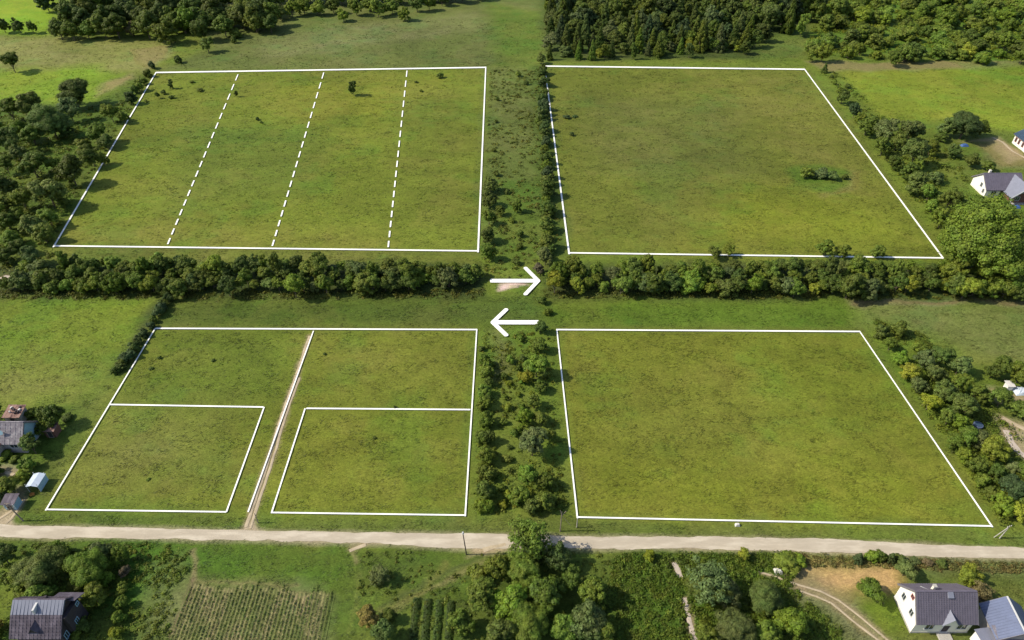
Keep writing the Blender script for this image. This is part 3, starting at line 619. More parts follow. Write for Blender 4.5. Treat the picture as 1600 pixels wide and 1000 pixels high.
# hedgerow on the right of the upper right plot
T_('hedgerow right of the upper right plot', [(1289, 107, 10, 'd', 'C', 1.7), (1317, 152, 22, 'd', 'F'), (1336, 174, 24, 'e', 'F'), (1344, 185, 18, 'm', 'F'), (1356, 196, 30, 'm', 'B'), (1386, 205, 36, 'g', 'B'), (1422, 204, 38, 'g', 'B'), (1380, 230, 30, 'm', 'F'), (1432, 238, 42, 'g', 'B'),
        (1402, 222, 30, 'd', 'F'), (1455, 232, 26, 'm', 'F'), (1470, 215, 20, 'd', 'S'), (1400, 256, 24, 'd', 'F'), (1420, 268, 28, 'm', 'F'), (1432, 288, 36, 'g', 'F'), (1452, 302, 28, 'l', 'F'), (1462, 280, 26, 'g', 'S'), (1484, 312, 36, 'm', 'F'), (1456, 324, 24, 'l', 'S', 1), (1472, 342, 36, 'm', 'F'),
        (1480, 370, 24, 'l', 'F'), (1502, 322, 26, 'm', 'S'), (1436, 258, 20, 'l', 'F'), (1325, 135, 10, 'd', 'S'), (1305, 130, 8, 'm', 'S'), (1300, 120, 7, 'd', 'S')])
T_('yards of the right hand houses', [(1508, 196, 54, 'e', 'L', .85), (1532, 202, 26, 'd', 'F'), (1482, 200, 30, 'g', 'F'), (1490, 238, 24, 'd', 'S', 1), (1518, 250, 24, 'd', 'F'), (1547, 262, 20, 'm', 'S', .9), (1524, 314, 22, 'm', 'S', .8), (1550, 320, 24, 'l', 'S', .8), (1575, 328, 20, 'l', 'S', .8)])
# lower right hedgerow
T_('hedgerow right of the lower right plot', [(1378, 520, 24, 'd', 'S', 1), (1405, 516, 28, 'm', 'S', 1), (1392, 538, 26, 'm', 'F'), (1406, 560, 24, 'l', 'F'), (1424, 580, 32, 'y', 'B'), (1446, 562, 32, 'g', 'F'), (1472, 558, 36, 'd', 'B'), (1462, 585, 30, 'g', 'F'), (1500, 572, 34, 'g', 'B'), (1502, 600, 34, 'm', 'B'),
        (1436, 604, 28, 'g', 'F'), (1453, 628, 32, 'y', 'B'), (1478, 612, 36, 'd', 'F'), (1506, 632, 44, 'd', 'B'), (1532, 618, 32, 'm', 'F'), (1482, 654, 30, 'm', 'F'), (1500, 660, 28, 'l', 'F'), (1515, 682, 34, 'l', 'B'), (1492, 690, 26, 'm', 'F'),
        (1530, 688, 30, 'g', 'F'), (1556, 704, 38, 'y', 'B'), (1508, 715, 28, 'l', 'F'), (1525, 728, 28, 'm', 'F'), (1532, 752, 26, 'l', 'S', 1), (1560, 742, 34, 'd', 'F'), (1586, 765, 44, 'e', 'B'), (1566, 790, 34, 'l', 'F'), (1592, 800, 32, 'y', 'F'), (1548, 770, 22, 'd', 'F'), (1612, 740, 40, 'm', 'B'), (1610, 790, 34, 'd', 'F'), (1436, 545, 24, 'm', 'S'), (1584, 732, 24, 'g', 'S')])
T_('yards right of the lower right plot', [(1570, 574, 34, 'd', 'B'), (1596, 584, 36, 'm', 'B'), (1552, 582, 24, 'd', 'F'), (1566, 622, 34, 'm', 'B'), (1598, 640, 34, 'm', 'F'), (1620, 600, 36, 'd')])
# left side by the old house
T_('yard of the left hand house', [(80, 652, 38, 'd', 'B', 1.25), (50, 646, 20, 'm', 'S'), (48, 696, 34, 'd', 'B', 1.2), (66, 672, 24, 'd', 'F'), (42, 728, 24, 'l', 'S', 1.1), (34, 745, 22, 'y', 'S', .9), (14, 758, 34, 'm', 'F'), (8, 712, 22, 'l', 'S', .6), (22, 718, 16, 'm', 'S', .6), (3, 775, 22, 'g', 'F'), (-5, 735, 22, 'd', 'S'), (-8, 640, 26, 'd', 'F'), (32, 650, 12, 'd', 'S'),
                                  (105, 652, 18, 'd', 'S', .5)])
# gardens below the road
T_('garden at the bottom left', [(4, 868, 42, 'd', 'B'), (62, 890, 72, 'g', 'L', .9), (88, 862, 34, 'm', 'F'), (40, 930, 34, 'm', 'F'), (138, 888, 58, 'l', 'L', 1), (155, 862, 32, 'g', 'F'), (187, 868, 26, 'l', 'F', 1.5), (174, 884, 18, 'l', 'F'), (195, 893, 19, 'b', 'F', 1.3), (166, 905, 24, 'l', 'F'),
        (190, 921, 21, 'l', 'F'), (189, 943, 22, 'm', 'F'), (185, 965, 22, 'l', 'F'), (182, 988, 22, 'y', 'F'), (146, 930, 38, 'm', 'B'), (62, 934, 44, 'l', 'F'), (82, 912, 32, 'd', 'F'), (118, 918, 28, 'd', 'S'), (100, 930, 24, 'm', 'S'), (128, 980, 26, 'd', 'S'), (-10, 985, 30, 'o', 'S', .9), (118, 995, 20, 'l', 'S', .7)])
T_('gardens at the bottom centre left', [(593, 898, 34, 'g', 'D'), (590, 905, 24, 'g', 'S', .8), (576, 965, 36, 'o', 'B'), (596, 990, 40, 'g', 'B'), (607, 962, 26, 'd', 'F')])
T_('grove at the bottom centre', [(825, 842, 78, 'm', 'D', 1.1), (820, 850, 50, 'g', 'D', 1.25), (872, 872, 42, 'e', 'F', 1.3), (818, 895, 56, 'l', 'L'), (780, 888, 50, 'm', 'F'), (752, 935, 56, 'm', 'B'), (795, 945, 56, 'l', 'B'), (850, 925, 60, 'd', 'B'), (828, 975, 62, 'm', 'L'), (925, 925, 50, 'l', 'F', 1.2), (918, 972, 58, 'g', 'F', 1.2),
        (880, 985, 44, 'l', 'B'), (780, 995, 56, 'd', 'F'), (945, 990, 40, 'm', 'F'), (720, 975, 44, 'm', 'F'), (890, 905, 40, 'd', 'F'), (745, 900, 34, 'm', 'S', 1), (840, 865, 34, 'd', 'F')])
T_('gardens at the bottom right', [(1015, 869, 19, 'y', 'B'), (1162, 867, 20, 'y', 'B'), (1108, 912, 74, 'g', 'D', 1.0), (1105, 918, 62, 'd', 'L', .9), (1135, 930, 46, 'g', 'F'), (1196, 932, 58, 'g', 'L', 1.0), (1235, 972, 52, 'l', 'B'), (1150, 985, 60, 'g', 'L', .9), (1105, 990, 40, 'm', 'S'), (1200, 990, 40, 'l', 'F'),
        (1232, 880, 40, 'm', 'S', .6), (1245, 876, 26, 'l', 'S', .7), (1342, 872, 17, 'e', 'C', 1.4), (1362, 870, 22, 'l', 'S', .9), (1376, 869, 20, 'm', 'S', 1), (1393, 872, 17, 'e', 'C', 1.4), (1406, 873, 18, 'g', 'S', .9), (1416, 890, 32, 'g', 'B'), (1362, 922, 42, 'm', 'B', .9), (1517, 902, 34, 'y', 'B'), (1532, 924, 34, 'b', 'D', 1.1),
        (1530, 930, 26, 'b', 'S', .9), (1430, 878, 16, 'g', 'S', .6), (1450, 879, 16, 'b', 'S', .6), (1472, 881, 18, 'g', 'S', .6), (1340, 912, 6, 'b', 'D', 2.0)])

groups = {}
ORD = ['leftmost', 'second-from-left', 'third-from-left', 'fourth-from-left', 'fifth-from-left', 'sixth-from-left', 'seventh-from-left', 'eighth-from-left', 'ninth-from-left', 'tenth-from-left', 'eleventh-from-left', 'twelfth-from-left']
ORDV = ['farthest', 'second farthest', 'third farthest', 'fourth farthest', 'fifth farthest', 'sixth farthest', 'seventh farthest', 'eighth farthest', 'ninth farthest', 'tenth farthest']
placed = []; labels = {}; by = {}
TREE_POS = []
for t in TREES:
    zone, cx, cy, w, tone, kind, asp = t
    if zone.startswith(('wood at', 'back of', 'tree band', 'interior')): w = t[3] = w * 1.04; t[5] = kind = 'F' if kind == 'B' else kind
    w = w * (1.22 if zone.startswith('big trees') and w > 80 else .98 if zone.startswith(('left side of the strip between the lower', 'right side of the strip', 'woodland left')) else .90); wm = w / 6.0
    for _ in range(5):
        zc = CZ[kind] * asp * wm; X, Y = G(cx, cy, zc); wm = w / ppm(Y, zc)
    placed.append([zone, X, Y, wm, wm * asp, tone, kind, cx])
SHORT = [('back of the wood', 'back of top left wood'), ('interior', 'inside dark top forest'), ('front edge', 'front edge of dark top forest'), ('edge of the meadow', 'above upper left plot'), ('meadow at', 'in far top left meadow'),
         ('wood at', 'in top left wood'), ('back of the tree band', 'back of top centre tree band'), ('tree band', 'in top centre tree band'), ('scrubland', 'in top right scrubland'), ('woodland left', 'in woodland left of upper plots'),
         ('hedgerow at the upper left', 'at upper left plot corner'), ('grass of the upper left', 'in upper left plot'), ('island', 'in bush island, upper right plot'), ('grass of the upper right', 'in upper right plot'),
         ('back row of the cross hedge left', 'back row, cross hedge left part'), ('front row of the cross hedge left', 'front row, cross hedge left part'), ('middle of the cross hedge left', 'middle of cross hedge left part'),
         ('back row of the cross hedge right', 'back row, cross hedge right part'), ('front row of the cross hedge right', 'front row, cross hedge right part'), ('middle of the cross hedge right', 'middle of cross hedge right part'),
         ('big trees', 'below the right hand winged house'), ('left side of the strip between the upper', 'left side, strip between upper plots'), ('right side of the strip between the upper', 'right side, strip between upper plots'),
         ('middle of the strip', 'mid strip between upper plots'), ('left side of the strip between the lower', 'left side, strip between lower plots'), ('right side of the strip between the lower', 'right side, strip between lower plots'),
         ('low bushes amid', 'mid strip between lower plots'), ('dark diagonal', 'in diagonal hedge, lower left plot'), ('grass of the lower left', 'in lower left plot'), ('hedgerow right of the upper', 'in hedgerow right of upper plots'),
         ('yards of the right', 'by the right hand houses'), ('hedgerow right of the lower', 'in hedgerow right of lower plots'), ('yards right', 'in yards right of lower plots'), ('yard of the left', 'by the old left hand house'),
         ('garden at the bottom left', 'in bottom left garden'), ('gardens at the bottom centre', 'in garden beside the crop plots'), ('grove', 'in bottom centre grove'), ('gardens at the bottom right', 'in bottom right gardens')]
def short(z): return next(b_ for a_, b_ in SHORT if z.startswith(a_))
for i, q in enumerate(placed): by.setdefault((q[0], q[5], q[6]), []).append(i)
def give(ids, stem, where, vertical, depth=0):
    """ordinals within what looks alike; long rows are first told apart by size, then by stretch"""
    ids = sorted(ids, key=lambda i: (-placed[i][2] if vertical else placed[i][7])); ords = ORDV if vertical else ORD
    if len(ids) == 1: labels[ids[0]] = f"{stem}, {where}"; return
    if len(ids) <= 4 or depth == 2 and len(ids) <= 12:
        for k_, i in enumerate(ids): labels[i] = f"{ords[min(k_, len(ords) - 1)]} {stem}, {where}"
        return
    if depth == 0:
        ws = sorted(placed[i][3] for i in ids); t1, t2 = ws[len(ws) // 3], ws[2 * len(ws) // 3]
        for nm_, sub in (('small', [i for i in ids if placed[i][3] < t1]), ('medium', [i for i in ids if t1 <= placed[i][3] < t2]), ('big', [i for i in ids if placed[i][3] >= t2])):
            if sub: give(sub, nm_ + ' ' + stem, where, vertical, 1)
        return
    n3 = (len(ids) + 2) // 3
    for nm_, sub in zip(('far stretch', 'middle stretch', 'near stretch') if vertical else ('left stretch', 'middle stretch', 'right stretch'), (ids[:n3], ids[n3:2 * n3], ids[2 * n3:])):
        if sub: give(sub, stem, where + ', ' + nm_, vertical, 2)
by2 = {}
for (zone, tone, kind), ids in by.items(): by2.setdefault((short(zone), tone, kind), []).extend(ids)
for (where, tone, kind), ids in by2.items():
    give(ids, f"{TNAME[tone]} {KWORD[kind]}", where, any(k_ in where for k_ in ('strip', 'hedgerow', 'diagonal')))
for i, (zone, X, Y, w, h, tone, kind, cx) in enumerate(placed):
    nm, cat = KIND[kind]
    if kind == 'F': nm = 'forest_tree' if ('forest' in zone or 'wood' in zone or 'band' in zone) else ('hedge_tree' if 'cross hedge' in zone else 'bushy_tree')
    cm, tm = VAR[kind][rnd.randrange(len(VAR[kind]))]
    root = empty(nm, (X, Y, 0), rnd.random() * 6.283, labels[i], cat, 'trees and bushes: ' + zone)
    root.scale = (w * rnd.uniform(.96, 1.04), w * rnd.uniform(.96, 1.04), h)
    c = mesh_ob('crown', cm, root); t = mesh_ob('stem' if kind == 'S' else 'trunk', tm, root)
    v = rnd.uniform(.82, 1.2) * (.86 if ('forest' in zone or 'wood at' in zone or 'back of' in zone) else 1); tc = TONES[tone]; c.color = (tc[0] * v * rnd.uniform(.9, 1.12), tc[1] * v, tc[2] * v * rnd.uniform(.8, 1.3), 1)
    TREE_POS.append((X, Y, w))

# ------------------------------------------------------------ uncountable growth: tussocks and weeds
LINES = []
for q in PL.values():
    P = gp(q); LINES.append(P + [P[0]])
LINES += [gp([(490, 516), (388, 802)]), gp([(172, 633), (413, 638), (353, 803)]), gp([(735, 641), (477, 639), (425, 801)]), gp([(373, 113), (261, 386)]), gp([(507, 110), (425, 388)]), gp([(636, 107), (607, 390)]), gp([(764, 440), (846, 440)]), gp([(764, 505), (846, 505)]), gp([(821, 420), (841, 440), (821, 461)]), gp([(791, 485), (770, 505), (791, 525)])]
def clear_mask(x, y, d=1.1):
    ok = sdist(x, y, ROAD) > .3
    for L_ in LINES: ok &= seg_dist(x, y, L_) > d
    for nm, pts, w, mm in TRACKS: ok &= seg_dist(x, y, gp(pts)) > w * .7
    return ok
def rand_in(pts, n_, rs):
    P = gp(pts); xs = [p[0] for p in P]; ys = [p[1] for p in P]
    x = rs.uniform(min(xs), max(xs), n_ * 3); y_ = rs.uniform(min(ys), max(ys), n_ * 3); k_ = inside(x, y_, P); return x[k_][:n_], y_[k_][:n_]
def weeds(name, label, pts, n_, r0, r1, col, leaf=.22, per=26, h=.8, seed=1):
    rs = np.random.RandomState(seed); x, y_ = rand_in(pts, n_, rs); k_ = clear_mask(x, y_, 1.6); x, y_ = x[k_], y_[k_]; n_ = len(x)
    clump_on = fbm(x, y_, 6, seed) ; k_ = clump_on + rs.rand(n_) * .3 > .52; x, y_ = x[k_], y_[k_]; n_ = len(x)
    if not n_: return
    r = rs.uniform(r0, r1, n_) * (.6 + .8 * rs.rand(n_)); d = sphere_dirs(n_ * per, rs); d[:, 2] = np.abs(d[:, 2]); R = np.repeat(r, per)
    Cn = np.stack([np.repeat(x, per), np.repeat(y_, per), np.zeros(n_ * per)], 1) + d * np.stack([R, R, R * h], 1) * rs.uniform(.45, 1.08, (n_ * per, 1)); Cn[:, 2] += .04
    Nn = d + rs.normal(size=d.shape) * .5 + np.array([0, 0, .5])
    V, Fq = leaf_quads(Cn, Nn, leaf * rs.uniform(.6, 1.4, len(Cn)) * np.repeat(.75 + .4 * rs.rand(n_), per), rs)
    tn = np.array(col) * (.7 + .6 * rs.rand(n_, 1)) * np.stack([1 + .3 * rs.rand(n_), np.ones(n_), np.ones(n_)], 1)
    o = mesh_ob(name, np_mesh(name, V, Fq, M['weeds'], np.repeat(tn, per * 4, 0))); tag(o, label, 'undergrowth', None, 'stuff')
weeds('scrub_undergrowth', 'bright green tangled undergrowth between the bushes at the top right', [(1262, 92), (1290, -30), (1660, -30), (1660, 94)], 1500, .8, 2.2, (.14, .20, .018), .5, 26, .75, 2)
weeds('wild_grass_clumps', 'rough weeds in the strip between the upper plots', [(762, 110), (848, 108), (880, 395), (848, 440), (760, 440), (755, 395)], 900, .4, 1.0, (.115, .15, .022), .3, 22, .8, 3)
weeds('strip_undergrowth', 'dense weeds in the strip between the lower plots', [(748, 520), (866, 520), (896, 806), (732, 804)], 520, .3, 1.0, (0.119, 0.168, 0.018), .26, 26, .8, 4)
weeds('woodland_undergrowth', 'undergrowth beneath the woodland on the left', [(-30, 170), (150, 165), (215, 150), (90, 380), (80, 410), (-30, 440)], 1100, .6, 1.6, (0.112, 0.161, 0.019), .38, 24, .7, 5)
weeds('garden_weeds', 'tall lush weeds in the gardens at the bottom left', [(-20, 848), (240, 850), (300, 860), (260, 1010), (-20, 1010)], 900, .25, .7, (0.105, 0.161, 0.019), .2, 24, .9, 6)
weeds('verge_weeds', 'rough weeds between the road and the gardens at the bottom centre', [(560, 860), (980, 866), (980, 1010), (690, 1010), (600, 925), (560, 930)], 420, .2, .55, (0.101, 0.147, 0.019), .18, 24, .9, 7)
weeds('garden_undergrowth', 'dense lush growth in the gardens at the bottom right', [(960, 866), (1230, 866), (1250, 930), (1345, 1010), (940, 1010)], 2300, .3, .8, (0.091, 0.154, 0.016), .2, 28, .9, 8)
weeds('yard_weeds', 'rough dry weeds along the road above the white gabled house', [(1240, 866), (1640, 882), (1640, 896), (1250, 884)], 500, .25, .6, (0.154, 0.161, 0.048), .18, 24, .8, 9)
weeds('hedge_foot_weeds', 'weeds along the foot of the cross hedge', [(0, 455), (760, 452), (765, 466), (0, 468)], 500, .4, 1.1, (0.098, 0.126, 0.019), .28, 24, .7, 10)
weeds('hedge_foot_weeds', 'weeds along the foot of the right part of the cross hedge', [(850, 452), (1640, 456), (1640, 468), (850, 466)], 500, .4, 1.1, (0.098, 0.126, 0.019), .28, 24, .7, 12)
weeds('hedgerow_undergrowth', 'undergrowth along the hedgerow right of the upper right plot', [(1285, 112), (1310, 115), (1400, 200), (1500, 240), (1520, 320), (1490, 395)], 600, .5, 1.3, (0.112, 0.168, 0.018), .34, 24, .8, 13)
weeds('hedgerow_undergrowth', 'undergrowth along the hedgerow right of the lower right plot', [(1365, 500), (1440, 520), (1560, 640), (1600, 700), (1640, 820), (1570, 825), (1450, 650)], 1000, .4, 1.2, (0.105, 0.161, 0.018), .26, 24, .8, 14)

# grass tussocks over all the meadows: short leaning blades
def tussocks(n_, seed=3):
    rs = np.random.RandomState(seed); u = rs.uniform(-1.05, 1.05, n_); sy = rs.uniform(30, 1000, n_) ; t = (sy - 500) / FPX
    Y = CAM_H * (C_ - t * S_) / (S_ + t * C_); X = u * 800 / FPX * (Y * C_ + CAM_H * S_)
    dens = fbm(X * .7, Y * 1.2, 5, 71); k_ = clear_mask(X, Y, .9) & (dens + rs.rand(n_) * .5 > .62); X, Y = X[k_], Y[k_]; n_ = len(X)
    tn = ground_tint(X, Y); k_ = tn[:, 1] > tn[:, 0] * .92; X, Y, tn = X[k_], Y[k_], tn[k_]; n_ = len(X)
    dist = (Y * C_ + CAM_H * S_) / 120; per = 3
    a_ = rs.rand(n_ * per) * 6.283; X4, Y4, D4 = (np.repeat(q, per) for q in (X, Y, dist))
    hh = rs.uniform(.04, .12, n_ * per) * D4 ** .8; ww = rs.uniform(.06, .13, n_ * per) * D4; le = rs.uniform(.15, .5, n_ * per) * D4 ** .6
    bx = X4 + rs.normal(size=n_ * per) * .22 * D4; by_ = Y4 + rs.normal(size=n_ * per) * .16 * D4
    V = np.stack([np.stack([bx - ww * np.cos(a_), by_ - ww * np.sin(a_), hh * 0 - .02], 1), np.stack([bx + ww * np.cos(a_), by_ + ww * np.sin(a_), hh * 0 - .02], 1),
                  np.stack([bx + le * .9, by_ + le * np.sin(a_) * .6, hh], 1)], 1).reshape(-1, 3)
    tt = np.repeat(tn * (1.05 + .28 * rs.rand(n_, 1)), per * 3, 0)
    o = mesh_ob('meadow_grass', np_mesh('meadow_grass', V, np.arange(len(V)).reshape(-1, 3), M['weeds'], tt)); tag(o, 'short tussocky grass growing over all the meadows', 'grass', None, 'stuff')
tussocks(150000)

# ------------------------------------------------------------ crop plot
plot = empty('vegetable_plot', (-40, 56, 0), 0, 'ploughed vegetable plot with long green crop rows at the bottom left', 'crop plot')
x = -51.6; ri = 0
while x < -28.5:
    rs = np.random.RandomState(1000 + ri); top = 61.0 + rs.normal() * .6 - (x + 51) * .10
    if x > -38: top -= .3
    top += 1.6 * (vnoise(np.array([x * 1.0]), np.array([0.0]), 2.2, 5)[0] - .5)
    n_ = int(26 * (top - 42)); yy = rs.uniform(42, top, n_); ph = vnoise(yy, yy * 0 + x, 2.5, ri)
    keep = ph > -1; yy = yy[keep]; n_ = len(yy); d = sphere_dirs(n_, rs); d[:, 2] = abs(d[:, 2])
    Cn = np.stack([x + d[:, 0] * .16 + rs.normal(size=n_) * .02, yy, .06 + d[:, 2] * .24], 1); Cn -= np.array([-40, 56, 0])
    V, Fq = leaf_quads(Cn, d + np.array([0, 0, .6]), rs.uniform(.10, .18, n_), rs); tone_ = np.array([(.075, .125, .02), (.11, .145, .028), (.085, .13, .022), (.07, .115, .02)][ri % 4]) * rs.uniform(.8, 1.15)
    me = np_mesh('crop_row', V, Fq, M['weeds'], np.tile(tone_, (len(V), 1))); mesh_ob('crop_row', me, plot); x += .62 + rs.normal() * .02; ri += 1
ridge = MB()
soil = []
nxs = int((51.9 - 28.2) / .155)
xs_ = np.linspace(-51.9, -28.2, nxs); ys_ = np.linspace(42, 61, 60); XX, YY = np.meshgrid(xs_, ys_); ZZ = .07 + .06 * np.cos((XX + 51.6) / .62 * 2 * math.pi) + (fbm(XX.ravel(), YY.ravel(), .8, 4).reshape(XX.shape) - .5) * .06
ee = np.minimum(1, (61.4 - (XX + 51) * .10 - YY + (fbm(XX.ravel(), YY.ravel(), 2, 8).reshape(XX.shape) - .5) * 2) / .8); ZZ = np.where(ee > 0, ZZ, -.2)
Ii = np.arange(XX.size).reshape(XX.shape); Fs = np.stack([Ii[:-1, :-1], Ii[:-1, 1:], Ii[1:, 1:], Ii[1:, :-1]], -1).reshape(-1, 4)
gt = ground_tint(XX.ravel(), YY.ravel()); ex = np.minimum(np.minimum((XX + 51.9) / 1.2, (-28.2 - XX) / 1.5), ee) + (fbm(XX.ravel(), YY.ravel(), 1.5, 18).reshape(XX.shape) - .5) * 1.1
ex = np.clip(ex, 0, 1).ravel()[:, None]; pv = fbm(XX.ravel() * 3, YY.ravel() * .5, 2.5, 28)[:, None]
soilc = np.array([.125, .145, .045]) * (1 - np.clip(pv * 2.4 - .7, 0, 1)) + np.array([.22, .19, .09]) * np.clip(pv * 2.4 - .7, 0, 1)
mesh_ob('tilled_soil', np_mesh('tilled_soil', np.stack([XX.ravel() + 40, YY.ravel() - 56, ZZ.ravel()], 1), Fs, gm, gt * (1 - ex) + soilc * ex, True), plot)
plot2 = empty('vegetable_bed', (-11.5, 54, 0), 0, 'small bed of four broad dark green crop bands beside the grove', 'crop bed')
for ri, x in enumerate((-15.0, -13.2, -11.4, -9.6)):
    rs = np.random.RandomState(2000 + ri); n_ = 1300; yy = rs.uniform(44, 58.5 - ri * .2, n_); d = sphere_dirs(n_, rs); d[:, 2] = abs(d[:, 2])
    Cn = np.stack([x + d[:, 0] * .65, yy, .04 + d[:, 2] * .35], 1) - np.array([-11.5, 54, 0])
    V, Fq = leaf_quads(Cn, d + np.array([0, 0, .8]), rs.uniform(.16, .3, n_), rs); mesh_ob('crop_row', np_mesh('crop_row', V, Fq, M['weeds'], np.tile(np.array([.05, .085, .014]) * rs.uniform(.9, 1.2), (len(V), 1))), plot2)

# ------------------------------------------------------------ plot outlines and arrows, laid out in white on the grass
TAPE = .22
def bar(name, a_, b_, w, parent, z=TAPE, ext=0.0):
    a_, b_ = Vector((*a_, 0)), Vector((*b_, 0)); d = (b_ - a_).normalized(); a_ = a_ - d * ext; b_ = b_ + d * ext; nrm = Vector((-d.y, d.x, 0)) * w / 2
    m = MB().hexa([(*(p_.xy), z - .05) for p_ in (a_ - nrm, b_ - nrm, b_ + nrm, a_ + nrm)] + [(*(p_.xy), z) for p_ in (a_ - nrm, b_ - nrm, b_ + nrm, a_ + nrm)])
    return m.build(name, M['white'], parent)
def outline(label, quad, widths, gap=False):
    r = empty('plot_outline', (0, 0, 0), 0, label, 'plot outline', 'white plot outlines laid on the meadows'); P = gp(quad)
    for i in range(4):
        if gap and i == 2:
            q = lambda x_: G(x_, 806 + (797 - 806) * (727 - x_) / 654.)
            bar('outline_line', P[2], q(425), widths[2], r, TAPE, widths[1] * .5); bar('outline_line', q(353), P[3], widths[2], r, TAPE, widths[1] * .5); continue
        bar('outline_line', P[i], P[(i + 1) % 4], widths[i], r, TAPE + (.006 if i % 2 else 0), widths[(i + 1) % 2] * (.5 if i % 2 == 0 else .48))
    return r
ul = outline('white outline of the upper left plot, divided by three dashed lines', PL['ul'], (1.4, .46, .62, .46))
ur = outline('white outline of the undivided upper right plot', PL['ur'], (1.4, .46, .62, .46))
ll = outline('white outline of the lower left plot with two smaller plots inside', PL['ll'], (.47, .28, .30, .28), True)
lr = outline('white outline of the undivided lower right plot', PL['lr'], (.47, .28, .30, .28))
for a_, b_ in (((372, 117), (260, 388)), ((506, 114), (424, 391)), ((636, 111), (606, 393))):
    n_ = 18
    for i in range(n_):
        t0 = (i + .0) / n_; t1 = t0 + .62 / n_
        s_ = lambda t: tuple(np.array(a_) + (np.array(b_) - np.array(a_)) * t)
        bar('dash', G(*s_(t0)), G(*s_(t1)), .42, ul, TAPE - .01)
bar('outline_line', G(490, 518), G(388, 801), .26, ll, TAPE + .012)
bar('outline_line', G(173, 633), G(412, 637), .38, ll, TAPE - .01); bar('outline_line', G(413, 637), G(354, 801), .28, ll, TAPE - .016)
bar('outline_line', G(735, 641), G(479, 639), .38, ll, TAPE - .01); bar('outline_line', G(477, 639), G(425, 801), .28, ll, TAPE - .016)
def arrow(label, tail, tip, h1, h2):
    r = empty('direction_arrow', (*G(*tip), 0), 0, label, 'arrow', 'two white arrows between the plots'); o = Vector((*G(*tip), 0))
    def cap(name, a_, b_, w0, w1, z):
        a_ = Vector((*G(*a_), 0)) - o; b_ = Vector((*G(*b_), 0)) - o; w = w0; d = (b_ - a_).normalized(); nn = Vector((-d.y, d.x, 0)); pts = []
        for i in range(7): q = math.pi * i / 6; pts.append(b_ + nn * w / 2 * math.cos(q) + d * w1 / 2 * math.sin(q))
        for i in range(7): q = math.pi * i / 6; pts.append(a_ - nn * w / 2 * math.cos(q) - d * w1 / 2 * math.sin(q))
        n_ = len(pts); V = [(p_.x, p_.y, z - .08) for p_ in pts] + [(p_.x, p_.y, z) for p_ in pts]
        poly_ob(name, V, [tuple(range(n_))[::1], tuple(range(n_, 2 * n_))[::1]] + [(i, (i + 1) % n_, n_ + (i + 1) % n_, n_ + i) for i in range(n_)], M['white'], r)
    cap('arrow_shaft', tail, tip, 1.5, .4, .30); cap('arrow_head', h1, tip, 1.05, .9, .31); cap('arrow_head', h2, tip, 1.05, .9, .32)
arrow('white arrow pointing right, lying in the gap of the cross hedge', (767, 440), (841, 440), (821, 420), (821, 461))
arrow('white arrow pointing left, lying on the grass below the hedge gap', (841, 505), (770, 505), (791, 485), (791, 525))

# ------------------------------------------------------------ houses
def window(parent, c, w, h, face, fm='frame', name='window'):
    """face: outward direction 'x-','x+','y-','y+'; c: centre on the wall face."""
    x, y_, z = c; t = .06
    def bx(mb, a0, a1, z0, z1, d0, d1):
        if face == 'y-': mb.box(x + a0, x + a1, y_ - d1, y_ - d0, z + z0, z + z1)
        elif face == 'y+': mb.box(x + a0, x + a1, y_ + d0, y_ + d1, z + z0, z + z1)
        elif face == 'x-': mb.box(x - d1, x - d0, y_ + a0, y_ + a1, z + z0, z + z1)
        else: mb.box(x + d0, x + d1, y_ + a0, y_ + a1, z + z0, z + z1)
    fr = MB(); b = .09
    bx(fr, -w / 2 - b, w / 2 + b, h / 2, h / 2 + b, -.02, t); bx(fr, -w / 2 - b, w / 2 + b, -h / 2 - b, -h / 2, -.02, t + .04)
    bx(fr, -w / 2 - b, -w / 2, -h / 2, h / 2, -.02, t); bx(fr, w / 2, w / 2 + b, -h / 2, h / 2, -.02, t)
    if name == 'window': bx(fr, -.03, .03, -h / 2, h / 2, -.02, t - .01)
    f = fr.build(name, M[fm], parent)
    pn = MB(); bx(pn, -w / 2, w / 2, -h / 2, h / 2, -.02, .02); pn.build('pane' if name == 'window' else 'door_panel', M['glass' if name == 'window' else 'walldark'], f); return f
def slab(mb, ya, za, yb, zb, x0, x1, th=.14, axis='x'):
    d = Vector((0, yb - ya, zb - za)).normalized(); nrm = Vector((0, -d.z, d.y)); nrm = nrm if nrm.z > 0 else -nrm
    a0, b0 = Vector((0, ya, za)), Vector((0, yb, zb)); pts = [a0, b0, b0 + nrm * th, a0 + nrm * th]
    mb.prism([(p_.y, p_.z) for p_ in pts], x0, x1, axis)
def courses(name, parent, mat, ya, za, yb, zb, x0, x1, nc=18, nr=26, axis='x', up=.14):
    """tile courses and ribs standing proud of a roof slope, too small to pick apart singly"""
    mb = MB(); d = Vector((0, yb - ya, zb - za)); Ln = d.length; d /= Ln; nrm = Vector((0, -d.z, d.y)); nrm = nrm if nrm.z > 0 else -nrm
    for i in range(nc):
        s0, s1 = Ln * i / nc, Ln * (i + 1) / nc - .02; p0 = Vector((0, ya, za)) + d * s0 + nrm * (up + .02); p1 = Vector((0, ya, za)) + d * s1 + nrm * (up + .003)
        q = [p0, p1, p1 + nrm * .05, p0 + nrm * .02] ; q[2] = p1 + nrm * .09; mb.prism([(p_.y, p_.z) for p_ in q], x0 + .03, x1 - .03, axis)
    for i in range(nr):
        xx = x0 + (x1 - x0) * (i + .5) / nr; p0 = Vector((0, ya, za)) + nrm * up; p1 = Vector((0, yb, zb)) + nrm * up
        q = [p0, p1, p1 + nrm * .11, p0 + nrm * .11]; mb.prism([(p_.y, p_.z) for p_ in q], xx - .05, xx + .05, axis)
    o = mb.build(name, mat, parent); o['kind'] = 'stuff'; return o
